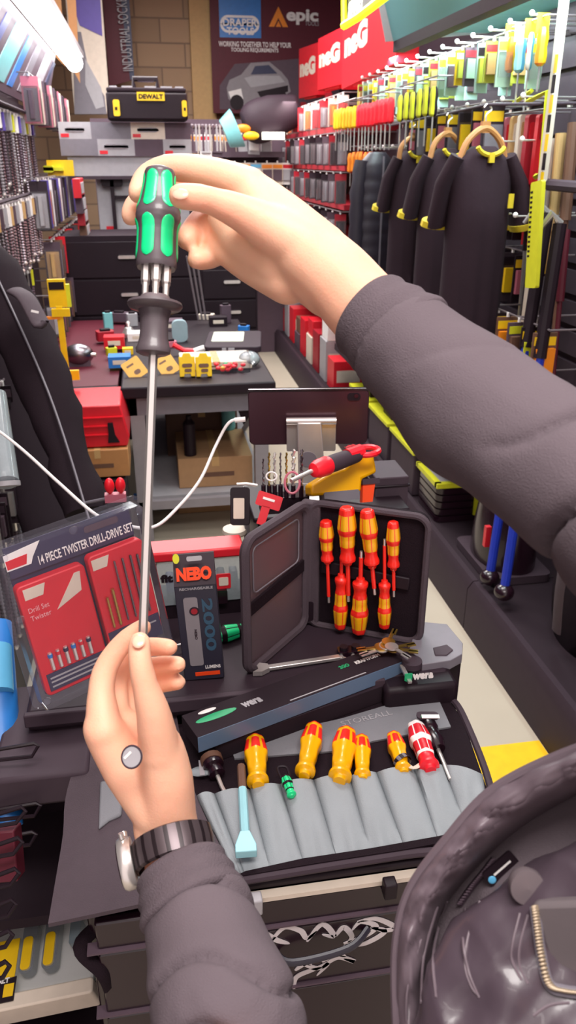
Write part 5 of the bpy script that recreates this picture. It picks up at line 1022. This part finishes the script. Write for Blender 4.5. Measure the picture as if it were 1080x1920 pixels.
# red black handled tool
a, b2 = P(588, 882, 1.28), P(690, 845, 1.36); y = (b2-a).normalized(); x = y.cross(V((0, 0, 1))).normalized(); z = x.cross(y); L = (b2-a).length
t = thing('red_black_screwdriver', 'thick red and black handled screwdriver lying above the folding case', 'screwdriver', Matrix.Translation(a) @ Matrix((x, y, z)).transposed().to_4x4())
part('handle', MB().lathe([(.004, -.004), (.012, 0), (.0155, .01), (.0165, .03), (.014, .036)], 'brightred', 18).lathe([(.0145, .034), (.015, .05), (.0135, L*.75), (.012, L*.8)], 'charcoal', 18), t)
part('red_hook_loop', MB().tube([(.018*math.cos(a), L*.98+.022*math.sin(a), 0) for a in [2*math.pi*i/16 for i in range(17)]], .0055, 'brightred', 8).tube([(0, L*.6, .004), (0, L*.86, .004)], .0125, 'brightred', 10), t)
part('shaft', MB().cyl((0, -.004, 0), (0, -.05, -.004), .0036, 'steel', 10), t); txt('wiha', 0, 0, .022, .008, .0165, 'brightred', t, T(-.004, L*.62, 0) @ RZ(90))
# yellow power tool body
M, ww, hh = fr((585, 936, 1.34), (690, 926, 1.38), (587, 890, 1.34)); M = M @ Matrix.Diagonal((1.12, 1.2, 1, 1))
t = thing('yellow_laser_level', 'yellow bodied power tool with orange strap above the folding case', 'power tool', M)
part('yellow_shell', MB().prism([(0, .004), (0, .02), (.035, .035), (.06, .04), (.085, .058), (.112, .056), (.115, .03), (.088, .022), (.085, .004)], -.03, .0, 'vdeyellow2'), t, bev=.004)
part('grey_window', MB().rbox(.02, .08, -.006, .008, -.02, .002, .003, 'grey'), t); part('trigger', MB().box(.088, .118, .014, .022, -.02, .001, 'charcoal'), t); part('orange_strap', MB().prism([(.09, .018), (.112, .018), (.104, -.012), (.086, -.012)], -.012, -.002, 'nebo'), t)
# small black tag hanging left of rack
t = thing('black_id_tag', 'black hanging tag with pale label left of the red tag', 'tag', frame(P(432, 985, 1.45), P(468, 985, 1.45), P(430, 910, 1.45))[0])
part('tag_frame', MB().rbox(0, .036, .0, .07, 0, .006, .006, 'black'), t, bev=.001); part('pale_label', MB().rbox(.006, .026, .012, .05, .006, .007, .002, 'cream'), t)
part('steel_hook', MB().tube([(.012, .075, .003), (.03, .076, .003), (.05, .073, .003)], .003, 'steel', 8), t)
solo('grey_post', MB().box(-.012, .012, -.012, .012, 0, .95, 'midgrey'), 'slim grey post behind the black hanging tag', 'post', T(P(468, 980, 1.75).x, P(468, 980, 1.75).y, .0))
# things behind case to the right
carton('grey moulded box behind the yellow power tool', .42, .50, 1.4, 1.66, .8, .98, 'charcoal', 'grey_box') if 0 else None
# ---------------- lower left shelf ----------------
M, ww, hh = fr((-25, 1885, 1.24), (182, 1842, 1.24), (20, 1655, 1.40))
t = thing('chisel_set_case', 'frosted plastic case with two yellow handled chisels inside, lower left', 'tool case', M)
part('case_shell', MB().rbox(-.03, ww, -.0, hh*1.15, -.006, .022, .012, 'frost'), t, bev=.004); part('case_edge', MB().rbox(-.03, ww, -.022, .002, -.03, .02, .006, 'cream'), t, bev=.003)
part('white_liner', MB().box(-.02, ww-.01, .004, hh*1.12, -.012, -.008, 'white'), t)
for i, x in enumerate((.36, .57)):
    c = part('chisel', MB().rbox(ww*x-.012, ww*x+.012, hh*.14, hh*.55, .0, .018, .01, 'navy').rbox(ww*x-.008, ww*x+.008, hh*.16, hh*.42, .018, .0225, .006, 'yellow').box(ww*x-.005, ww*x+.005, hh*.55, hh*1.0, .004, .008, 'midgrey'), t); part('chisel_blade', MB().box(ww*x-.008, ww*x+.008, hh*.85, hh*1.08, .003, .007, 'grey'), c)
part('yellow_card', MB().box(-.02, ww*.28, hh*.12, hh*.42, .022, .0235, 'yellow').prism([(-.02, -.012), (ww*.3, -.012), (ww*.3, hh*.12), (-.02, hh*.05)], .022, .024, 'black').box(-.01, ww*.05, -.005, hh*.05, .024, .0245, 'yellow').box(ww*.2, ww*.29, -.005, hh*.07, .024, .0245, 'yellow'), t)
txt('DEWALT', ww*.0, hh*.08, ww*.24, hh*.04, .0242, 'white', t, bold=.04)
part('insert_block', MB().rbox(ww*.74, ww*.84, hh*.3, hh*.5, -.006, .018, .003, 'slateblue'), t); part('insert_shelf', MB().box(ww*.68, ww*.98, hh*.62, hh*.8, -.006, .012, 'sage'), t)
for i in range(6):
    py = 1535+i*58; d = 1.0-.02*i
    pts = [P(-30, py+18, d), P(30-i*5, py+8, d), P(48-i*6, py-14, d), P(40-i*6, py-22, d), P(-30, py, d)]
    solo('wire_hook', MB().tube(pts, .0028, 'black', 6), f'black wire loop hook at the lower left edge, {["topmost","second down","third down","fourth down","fifth down","lowest"][i]}', 'hook', group='wire loop hooks lower left')
for i, (px, py) in enumerate(((72, 1412), (76, 1524), (68, 1578))):
    pts = [P(-30, py+16, 1.1), P(px-12, py+6, 1.1), P(px, py-14, 1.1), P(px-8, py-18, 1.1), P(-30, py-2, 1.1)]
    solo('wire_hook', MB().tube(pts, .0028, 'black', 6), f'black wire loop hook crossing the blue tube, {["topmost","middle","lowest"][i]}', 'hook', group='wire hooks over the blue tube')
t = thing('blue_tube_pack', 'blue plastic tube pack at the left edge under the blister pack', 'pack'); part('tube_body', MB().tube([P(-4, 1170, 1.3), P(4, 1400, 1.2), P(14, 1550, 1.15)], [.022, .028, .022], 'blue', 16), t, smooth=80); part('tube_label', MB().tube([P(-8, 1215, 1.26), P(-4, 1300, 1.22)], .024, 'skyblue', 16), t)
carton('charcoal box on the lower shelf left of the cart', -.55, -.2, .95, 1.2, .62, .70, 'charcoal', 'charcoal_box') if 0 else None
t = thing('lower_rack', 'dark shelf rack with white price label and yellow tag left of the cart', 'rack', T(-.62, .72, .0))
part('rack_panel', MB().box(-.2, .475, .42, .44, .0, .745, 'black').box(-.2, .46, .20, .42, .50, .52, 'blackmatte'), t); part('rack_shelf', MB().box(-.2, .46, .0, .42, .26, .28, 'black'), t)
part('rack_post', MB().box(.31, .33, .3, .34, 0, .76, 'toolgrey'), t)
def lp(px, py, d): return t.matrix_world.inverted() @ frame(P(px, py, d), P(px+20, py-3, d), P(px, py-20, d))[0]
part('price_label', MB().box(0, .026, 0, .024, 0, .001, 'lgrey').box(.003, .022, .004, .008, .001, .0015, 'dark').box(.003, .022, .012, .018, .001, .0015, 'white'), t, lp(66, 1428, 1.2)); part('yellow_tag', MB().box(0, .018, 0, .038, 0, .001, 'yellow'), t, lp(76, 1496, 1.25))
solo('dark_box_edge', MB().box(0, .05, 0, .065, -.03, 0, 'maroon'), 'dark maroon carton corner at the left edge above the wire hooks', 'box', fr((-40, 1660, 1.0), (18, 1655, 1.0), (-40, 1560, 1.0))[0], bev=.002)

q = P(728, 960, 1.62); solo('dark_parts_case', MB().box(-.03, .04, 0, .1, 0, P(728, 884, 1.62).z, 'charcoal').box(-.033, .043, -.003, .103, P(728, 905, 1.62).z, P(728, 900, 1.62).z, 'black'), 'tall dark case standing on the floor between pedestal and aisle plinth', 'case', T(q.x, q.y, 0), bev=.004)
# ---------------- held long screwdriver ----------------
D = .63
a, b2 = P(300, 316, D), P(268, 1190, D+.005); y = (b2-a).normalized(); zc = (C0-a.lerp(b2, .5)).normalized(); x = y.cross(zc).normalized(); zc = x.cross(y); L = (b2-a).length
px = D/F
MH = Matrix.Translation(a) @ Matrix((x, y, zc)).transposed().to_4x4()
t = thing('long_bit_screwdriver', 'green and dark grey screwdriver with long steel blade held up in both hands', 'screwdriver', MH)
prof = [(0, 0), (20, 1), (27, 5), (29, 10), (29, 25), (30, 35), (33, 52), (36, 66), (41, 80), (43, 90), (42, 100), (39, 108), (37, 118), (37, 140), (38, 165), (38, 182), (36, 187), (0, 187)]
P2 = []
for i in range(len(prof)-1):
    n = 4 if prof[i+1][1]-prof[i][1] > 6 else 1
    for k in range(n): u = k/n; P2.append(((prof[i][0]*(1-u)+prof[i+1][0]*u)*px, (prof[i][1]*(1-u)+prof[i+1][1]*u)*px))
P2.append((0.0001, 187*px)); P2[0] = (.0001, 0)
hb = MB().lathe(P2, 'handlegrey', 48, mod=lambda i, j, y_: 1+.02*math.cos(6*2*math.pi*j/48))
part('handle_body', hb, t, smooth=60)
def rad(yy):
    for i in range(len(prof)-1):
        if prof[i][1] <= yy <= prof[i+1][1]: u = (yy-prof[i][1])/max(1e-6, prof[i+1][1]-prof[i][1]); return prof[i][0]*(1-u)+prof[i+1][0]*u
    return 37
def gpad(yc, hl, th0, wid):
    "rounded pad wrapped on the handle, angle th0"
    b = MB(); n = 16; mrows = 24; vs = []; fs = []
    for i in range(mrows+1):
        yy = yc-hl+2*hl*i/mrows; e = abs(yy-yc)/hl; ww_ = wid*math.sqrt(max(0.02, 1-max(0, (e-.6)/.4)**2)) if e > .6 else wid
        for j in range(n+1):
            th = th0+(j/n-.5)*2*ww_/rad(yy); r = (rad(yy)+1.6*(1-(abs(j/n-.5)*2)**6)*(1-e**8)+.2)*px
            vs.append((r*math.sin(th), yy*px, r*math.cos(th)))
    for i in range(mrows):
        for j in range(n): k = i*(n+1)+j; fs.append((k, k+1, k+n+2, k+n+1))
    return b.add(vs, fs, 'green')
for k in range(6):
    th = math.radians(30+60*k)
    part('upper_grip_pad', gpad(46, 35, th, 13), t, smooth=60); part('lower_grip_pad', gpad(134, 38, th, 13.5), t, smooth=60)
# hex bits standing in the magazine
for k in range(6):
    th = 2*math.pi*k/6; r = 22*px; q = V((r*math.sin(th), 0, r*math.cos(th)))
    part('spare_bit', MB().tube([q+V((0, 184*px, 0)), q+V((0, 214*px, 0)), q+V((0, 218*px, 0)), q+V((0, 245*px, 0))], [8.5*px, 8.5*px, 6*px, 5.5*px], 'steel', 6), t, smooth=20)
part('bit_magazine', MB().lathe([(.0001, 236*px), (26*px, 238*px), (30*px, 246*px), (28*px, 254*px), (0.0001, 255*px)], 'toolgrey', 30), t)
cl = [(0.1, 250), (50, 251), (52, 256), (48, 262), (31, 266), (27, 280), (26, 300), (27, 318), (30, 332), (33, 338), (32, 345), (24, 349), (8, 350), (.1, 350)]
part('collar', MB().lathe([(r*px, y_*px) for r, y_ in cl], 'handlegrey', 40), t, smooth=50)
part('steel_blade', MB().cyl((0, 345*px, 0), (0, L, 0), 8.6*px, 'steel', 6), t, smooth=0)
part('blade_tip', MB().cyl((0, L-.001, 0), (0, L+.006, 0), 5*px, 'brass', 6), t, smooth=0)
# ---------------- the person ----------------
class Cap:  # collects tapered capsules, later fused into one continuous surface
    def __init__(s): s.b = MB()
    def ball(s, c, r, m='skin', nu=16, nv=10): s.b.ell(tuple(c), (r, r, r), m, nu=nu, nv=nv)
    def chain(s, pts, m='skin', seg=20, sub=4, open0=False):
        n = [(V(p[0]) if not isinstance(p, V) else p) for p in [q[0] for q in pts]]; r = [q[1] for q in pts]
        C_ = []; Rr = []
        for i in range(len(n)-1):
            for k in range(sub): u = k/sub; C_.append(n[i].lerp(n[i+1], u)); Rr.append(r[i]*(1-u)+r[i+1]*u)
        C_.append(n[-1]); Rr.append(r[-1])
        sm = spline(n, sub); s.b.tube(sm, Rr, m, seg)
        (None if open0 else s.ball(n[0], r[0]*.985, m)); s.ball(n[-1], r[-1]*.985, m)
        for i in range(1, len(n)-1): s.ball(n[i], r[i]*.99, m, 12, 8)
def pr(x, y, d, rp): return (P(x, y, d), rp*d/F)
def fuse(mesh, name, parent, vox, smooth=8, fac=.5, m='skin', disp=None):
    o = bpy.data.objects.new(name, mesh); COL.objects.link(o)
    r = o.modifiers.new('r', 'REMESH'); r.mode = 'VOXEL'; r.voxel_size = vox; r.use_smooth_shade = True
    s = o.modifiers.new('s', 'SMOOTH'); s.iterations = smooth; s.factor = fac
    bpy.context.view_layer.update(); dg = bpy.context.evaluated_depsgraph_get()
    me = bpy.data.meshes.new_from_object(o.evaluated_get(dg)); bpy.data.objects.remove(o)
    me.materials.clear(); me.materials.append(MAT[m]); me.polygons.foreach_set('material_index', [0]*len(me.polygons)); me.polygons.foreach_set('use_smooth', [True]*len(me.polygons))
    if disp:
        me.update(); ns = [v.normal.copy() for v in me.vertices]
        for v, nn in zip(me.vertices, ns): v.co = v.co + nn*disp(v.co)
    q = bpy.data.objects.new(name, me); COL.objects.link(q); q.parent = parent; return q
def cs(x, y, z): return C0+RT*x+UP*y+FW*z
RS, LS = cs(.34, -.13, .30), cs(.05, -.40, .13)    # shoulders
RE, LE = P(1030, 850, .50), P(430, 1990, .50)      # elbows
NK = (RS+LS)/2 + V((0, -.02, .05)); HD = NK + V((.02, -.02, .15)); CH = (RS+LS)/2 + V((.0, -.02, -.20)); BL = CH + V((0, -.02, -.25))
person = thing('person', 'person in grey hoodie and dark quilted gilet holding a long screwdriver with both hands', 'person', T(BL.x, BL.y, 0))
K = Cap()
# left hand ------------------------------------------------
K.chain([pr(262, 1204, .612, 21), pr(262, 1236, .606, 22.5), pr(272, 1285, .606, 25), pr(288, 1340, .613, 33), pr(300, 1410, .628, 42)])          # thumb
K.chain([pr(196, 1372, .640, 38), pr(190, 1300, .648, 26), pr(200, 1250, .652, 23), pr(232, 1204, .652, 20), pr(268, 1176, .650, 17)])           # index
K.chain([pr(215, 1375, .660, 34), pr(215, 1280, .685, 24), pr(235, 1235, .692, 22), pr(275, 1214, .684, 19), pr(318, 1214, .668, 16.5)])        # middle
K.chain([pr(235, 1385, .675, 32), pr(235, 1300, .700, 23), pr(260, 1260, .706, 21), pr(300, 1248, .696, 18.5), pr(334, 1246, .682, 16.5)])
K.chain([pr(255, 1395, .688, 30), pr(262, 1320, .708, 21), pr(280, 1290, .712, 18), pr(310, 1282, .704, 16.5), pr(334, 1279, .692, 15.5)])
K.chain([pr(192, 1365, .642, 38), pr(238, 1440, .648, 46), pr(296, 1530, .648, 44)])
K.chain([pr(240, 1375, .668, 44), pr(275, 1450, .665, 52), pr(315, 1530, .655, 50)])
K.chain([pr(300, 1400, .630, 44), pr(312, 1460, .638, 50), pr(318, 1540, .648, 52), pr(330, 1620, .640, 60), pr(350, 1700, .61, 62), pr(390, 1820, .56, 62), (LE, .030)])
K.chain([pr(285, 1510, .655, 38), pr(290, 1560, .650, 40)])
# right hand -----------------------------------------------
K.chain([pr(338, 368, .600, 24), pr(366, 370, .602, 25.5), pr(400, 378, .608, 26), pr(450, 398, .618, 34), pr(510, 430, .628, 46), pr(565, 460, .632, 52)])   # thumb
K.chain([pr(468, 350, .645, 36), pr(400, 326, .650, 30), pr(325, 314, .655, 25), pr(276, 330, .657, 22), pr(258, 362, .648, 19.5)])   # index
K.chain([pr(480, 372, .662, 36), pr(400, 352, .682, 28), pr(322, 352, .690, 25), pr(262, 378, .684, 22), pr(246, 404, .668, 20)])
K.chain([pr(500, 400, .670, 36), pr(440, 395, .705, 27), pr(390, 405, .712, 24), pr(362, 430, .695, 22), pr(350, 450, .677, 20)])
K.chain([pr(520, 430, .675, 34), pr(465, 445, .702, 25), pr(425, 465, .705, 22), pr(395, 484, .690, 20), pr(368, 487, .675, 18.5)])
K.chain([pr(470, 362, .648, 42), pr(530, 415, .645, 52), pr(600, 480, .636, 60)])
K.chain([pr(460, 440, .672, 44), pr(500, 470, .668, 46), pr(560, 500, .650, 52), pr(620, 540, .635, 58)])
K.ball(*pr(376, 456, .695, 24)); K.chain([pr(395, 432, .700, 34), pr(430, 425, .690, 42), pr(480, 440, .675, 48)])
K.chain([pr(430, 410, .668, 42), pr(470, 455, .665, 50), pr(530, 490, .655, 58)])
K.chain([pr(420, 455, .684, 36), pr(470, 490, .672, 40), pr(540, 528, .655, 44)])
K.chain([pr(570, 470, .640, 66), pr(630, 520, .630, 70), pr(690, 585, .618, 74), pr(760, 640, .60, 70), pr(850, 720, .57, 62), (RE, .030)])
K.chain([(RE, .030), (RS, .05)]); K.chain([(LE, .030), (LS, .05)])
K.chain([(RS, .055), (NK, .07), (LS, .055)]); K.chain([(NK, .065), (HD-V((0, 0, .08)), .055)])
K.chain([(NK-V((0, 0, .05)), .10), (CH, .12), (BL, .13)]); K.b.ell(tuple(CH), (.16, .10, .2), 'skin'); 
body = fuse(K.b.mesh('body'), 'body', person, .0026, 7, .5, 'skin')
# nails
def nail(px_, py_, d, up, w_, h_):
    o = P(px_, py_, d); M = frame(o, P(px_+10, py_+up[0], d+up[1]), P(px_+up[2], py_-10, d+up[3]))[0]
    part('fingernail', MB().ell((0, 0, 0), (w_*d/F, h_*d/F, .0016), 'nail'), body, M)
nail(260, 1202, .6010, (0, 0, 0, .003), 13, 15); nail(338, 364, .5885, (1, -.001, 0, .0015), 17, 12)
# round silver sticker disc on the back of the left hand
M = frame(P(249, 1419, .600), P(269, 1418, .598), P(249, 1400, .602))[0]
disc = thing('round_silver_disc', 'small round silver disc stuck on the back of the left hand', 'disc', M)
part('disc_face', MB().cyl((0, 0, 0), (0, 0, .0022), .0082, 'lgrey', 28), disc); part('disc_rim', MB().tube([(.0082*math.cos(a), .0082*math.sin(a), .002) for a in [2*math.pi*i/24 for i in range(25)]], .0008, 'charcoal', 6), disc); part('pale_bar', MB().box(-.005, .002, .002, .004, .0022, .0028, 'white', RZ(40)), disc)
# hoodie ---------------------------------------------------
def wr(scale, amp, st=V((1, 1, 1))):
    return lambda c: amp*(noise.noise(V((c.x*st.x, c.y*st.y, c.z*st.z))*scale)+.5*noise.noise(V((c.x, c.y, c.z))*scale*2.3))
def folds(axis, lam, amp):
    "soft folds running across the limb"
    def f(c):
        w1 = noise.noise(c*7); k = max(0, noise.noise(c*6+V((3, 1, 2)))+.3)
        r1 = (1-abs(math.sin(axis.dot(c)/lam*3.1416+6*w1)))**5
        return -amp*r1*k*1.4+.004*noise.noise(c*13)+.0012*noise.noise(c*34)
    return f
H = Cap()
H.chain([pr(750, 636, .602, 106), pr(810, 695, .585, 116), pr(878, 763, .56, 133), pr(955, 815, .53, 131), pr(1035, 872, .50, 138), pr(1140, 945, .47, 150), pr(1300, 1060, .43, 190), (RS, .080)], 'hoodie', 28, 4, True)
rs = fuse(H.b.mesh('s'), 'right_sleeve', person, .0032, 4, .5, 'hoodie', folds((RE-P(700, 590, .6)).normalized(), .06, .016))
def cuff(p0, p1, name, r0, r1, m='cuffcloth'):
    a, b = p0, p1; b_ = MB(); d = (b-a); n = 8; pts = [a.lerp(b, i/n) for i in range(n+1)]
    b_.tube(pts, [r0+(r1-r0)*i/n+.0012*math.sin(i*2.1) for i in range(n+1)], m, 48); o = part(name, b_, person, smooth=80, bev=.003)
    b_.v = b_.v; return o
cuff(P(687, 585, .615), P(770, 655, .597), 'right_cuff', .0340, .0435)
H = Cap(); H.chain([pr(366, 1690, .605, 98), pr(390, 1770, .58, 112), pr(405, 1840, .555, 128), pr(430, 1930, .52, 142), (LE+V((0, 0, -.03)), .055), (LS, .085)], 'hoodie', 28, 4, True)
fuse(H.b.mesh('s'), 'left_sleeve', person, .0032, 4, .5, 'hoodie', folds((LE-P(330, 1620, .62)).normalized(), .04, .014))
cuff(P(337, 1622, .625), P(366, 1706, .602), 'left_cuff', .0345, .0425)
H = Cap(); H.chain([(RS, .085), (NK-V((0, 0, .03)), .095), (LS, .085)], 'hoodie', 24); H.b.ell(tuple(CH+V((0, 0, 0))), (.19, .135, .24), 'hoodie'); H.b.ell(tuple(BL), (.185, .14, .2), 'hoodie'); H.b.ell(tuple(NK+V((0, -.06, .05))), (.10, .07, .06), 'hoodie')
fuse(H.b.mesh('s'), 'hoodie_body', person, .006, 4, .5, 'hoodie', wr(9, .006))
# head (outside the frame) --------------------------------
hb = MB(); hb.ell(tuple(HD), (.075, .095, .115), 'hair'); part('hair', hb, person, smooth=80)
# gilet: quilted baffles fused -----------------------------
G = Cap()
paths = [[(1150,1650,.46),(1010,1715,.475),(905,1815,.475),(835,1990,.465)], [(1180,1700,.455),(1050,1765,.47),(955,1860,.465),(890,2010,.45)], [(1200,1760,.45),(1095,1820,.46),(1015,1915,.455),(970,2030,.44)],
         [(1220,1830,.44),(1140,1890,.45),(1085,1970,.44),(1060,2060,.43)], [(1240,1900,.43),(1190,1950,.44),(1150,2010,.43),(1130,2090,.42)]]
for pth in paths: G.chain([(P(*q), .026) for q in pth], 'gilet', 18, 5)
G.chain([(P(1200, 1750, .50), .05), (P(1020, 1900, .50), .042), (P(920, 2050, .48), .042)], 'gilet', 18)
G.chain([(P(1250, 1800, .48), .06), (P(1100, 2000, .46), .06)], 'gilet', 18)
gf = fuse(G.b.mesh('g'), 'gilet_front', person, .0028, 3, .5, 'gilet', lambda c: .007*(.35-abs(noise.noise(V((c.x*30, c.y*14, c.z*12)))))+.003*noise.noise(c*45))
# front opening edge of the gilet: broad hanging placket
G = Cap()
edge = [(1180,1378,.45),(1060,1412,.47),(925,1480,.49),(840,1570,.50),(768,1670,.51),(742,1785,.51),(745,1960,.50)]
edge2 = [(1200,1440,.46),(1095,1478,.485),(980,1545,.50),(893,1625,.51),(828,1710,.52),(808,1820,.52),(806,1980,.51)]
ea, eb = spline([P(*q) for q in edge], 9), spline([P(*q) for q in edge2], 9); rows = []
for i, (p0, p1) in enumerate(zip(ea, eb)):
    rr = []
    for j in range(19):
        v = j/18; q = p0.lerp(p1, v); tocam = (C0-q).normalized()
        cr = noise.noise(V((i*.42+v*2.2, v*2.5, 1)))*.009+noise.noise(V((i*.95, v*6+i*.3, 4)))*.0035
        rr.append(q+tocam*(.022*math.sin(math.pi*min(1, v*1.02))**.7+cr*math.sin(math.pi*min(1, v+.12))-.022*max(0, v-.8)*5))
    rows.append(rr)
pm = sheet(rows, 'giletlining', .0035); part('gilet_placket', pm, person, smooth=75)
part('placket_piping', MB().tube([q+(C0-q).normalized()*.002 for q in ea], .0032, 'giletlining', 8), person)
G = Cap(); G.chain([(P(1200, 1490, .51), .03), (P(1060, 1545, .53), .03), (P(950, 1630, .54), .028), (P(880, 1750, .545), .028), (P(840, 1960, .54), .028)], 'hoodie', 16, 5); G.chain([(P(1250, 1570, .50), .05), (P(1120, 1650, .52), .05), (P(1000, 1720, .53), .05)], 'hoodie', 16, 5)
fuse(G.b.mesh('g'), 'hoodie_front', person, .0035, 4, .5, 'hoodie', lambda c: .002*noise.noise(c*25))
# zips, pocket, toggle laid on the cloth surfaces
from mathutils.bvhtree import BVHTree
vs_, fs_ = [], []
for o in (gf, *[c for c in person.children if c.name.startswith(('gilet_placket', 'hoodie_front', 'hoodie_body'))]):
    k0 = len(vs_); vs_ += [v.co.copy() for v in o.data.vertices]; fs_ += [[k0+i for i in p.vertices] for p in o.data.polygons]
BV = BVHTree.FromPolygons(vs_, fs_)
def hit(x, y, off=.001):
    r = ray(x, y).normalized(); h = BV.ray_cast(C0, r)
    return (h[0]-r*off) if h[0] is not None else P(x, y, .45)
def zipper(pts, name, teeth='brass', r=.0022, tape='grey', n=26):
    sp = spline([hit(*p, .002) for p in pts], 10); z = part(name, MB().tube(sp, r*1.6, tape, 6, flat=.5), person)
    b = MB(); L = len(sp)
    for i in range(n):
        k = i/(n-1)*(L-1.001); q = sp[int(k)].lerp(sp[int(k)+1], k-int(k)); nx = (C0-q).normalized(); b.ell(tuple(q+nx*r*1.2), (r*1.3, r*.55, r*.6), teeth, nu=8, nv=5)
    part('zip_teeth', b, z)
zipper([(1003, 1700), (1008, 1740), (1015, 1790), (1030, 1845), (1060, 1858), (1100, 1862)], 'pocket_zip', 'zipmetal', .0019, 'grey', 40)
zipper([(925, 1612), (905, 1638), (885, 1662), (862, 1694)], 'front_zip', 'dusk', .0016, 'dark', 22)
q = hit(1060, 1790, .001); M = frame(q, q+(hit(1110, 1790)-hit(1060, 1790)), q+(hit(1055, 1740)-hit(1060, 1790)))[0]; part('pocket_flap', MB().rbox(-.011, .05, -.016, .03, -.008, .0015, .006, 'rollgrey2'), person, M, bev=.003)
q = hit(985, 1658, .004); M = frame(q, q+RT*.1, q+UP*.1)[0]; part('snap_toggle', MB().lathe([(.0001, -.006), (.0085, -.005), (.0105, .001), (.0100, .005), (.0001, .0065)], 'toolgrey', 28, RX(90)), person, M)
q = hit(925, 1648, .004); M = frame(q, q+P(962, 1618, .44)-P(925, 1650, .44), q+UP*.1)[0]; part('woven_tab', MB().rbox(-.004, .020, -.004, .007, -.002, .0, .002, 'black').box(.002, .016, .001, .0022, 0, .0004, 'white').ell((-.001, .0, .0), (.0026, .0026, .0006), 'skyblue'), person, M)
seams = ([(838, 1690), (822, 1740), (812, 1800), (818, 1870)], [(872, 1705), (868, 1760), (878, 1820), (898, 1870)], [(900, 1690), (878, 1755), (872, 1810), (884, 1850), (896, 1865)], [(975, 1712), (962, 1765), (960, 1800), (978, 1838)], [(990, 1715), (975, 1770), (974, 1810), (990, 1845)],
         [(1000, 1905), (1030, 1885), (1068, 1880)], [(820, 1700), (795, 1790), (790, 1880)], [(790, 1760), (765, 1850), (762, 1915)])
for sm in seams: part('quilt_seam_highlight', MB().tube(spline([hit(*p, -.0002) for p in sm], 8), .0009, 'seamhighlight', 6), gf)  # quilt seams; bright streaks of light along the creases are put into their colour
# wristwatch ----------------------------------------------
a, b2 = P(322, 1572, .640), P(330, 1612, .630); ax = (b2-a).normalized(); wc = a.lerp(b2, .5); e1 = (RT-ax*RT.dot(ax)).normalized(); e2 = ax.cross(e1)
def ringpt(th, r1, r2, s): return wc+e1*r1*math.cos(th)+e2*r2*math.sin(th)+ax*s
wr_ = part('wristwatch', (lambda b: b)(MB().loft([[tuple(ringpt(2*math.pi*j/60, r, r*1.0, s)) for j in range(60)] for r, s in ((.0300, -.0115), (.0328, -.010), (.0335, 0), (.0328, .010), (.0300, .0115))], lambda k: 'strap' if (k % 60) % 3 else 'strapdark', caps=False)), person, smooth=50)
cc = ringpt(math.pi*1.0, .034, .034, 0); nrm = (cc-wc).normalized()
M = Matrix.Translation(cc) @ Matrix((ax.cross(nrm), ax, nrm)).transposed().to_4x4()
wc_ = part('watch_case', MB().lathe([(.0001, -.002), (.019, -.002), (.0205, .001), (.0205, .006), (.019, .0085), (.0001, .0085)], 'steel', 40, RX(90)), wr_, M); part('watch_glass', MB().lathe([(.0001, .0085), (.0175, .0085), (.017, .0095), (.0001, .0097)], 'blackgloss', 36, RX(90)), wc_); part('watch_crown', MB().cyl((0, -.02, .003), (0, -.0245, .003), .003, 'steel', 12), wc_); part('watch_crown', MB().cyl((-.014, -.0155, .003), (-.017, -.019, .003), .0022, 'steel', 12), wc_)
bpy.context.view_layer.update()
for ch in person.children: ch.matrix_parent_inverse = Matrix.Translation(-person.location)
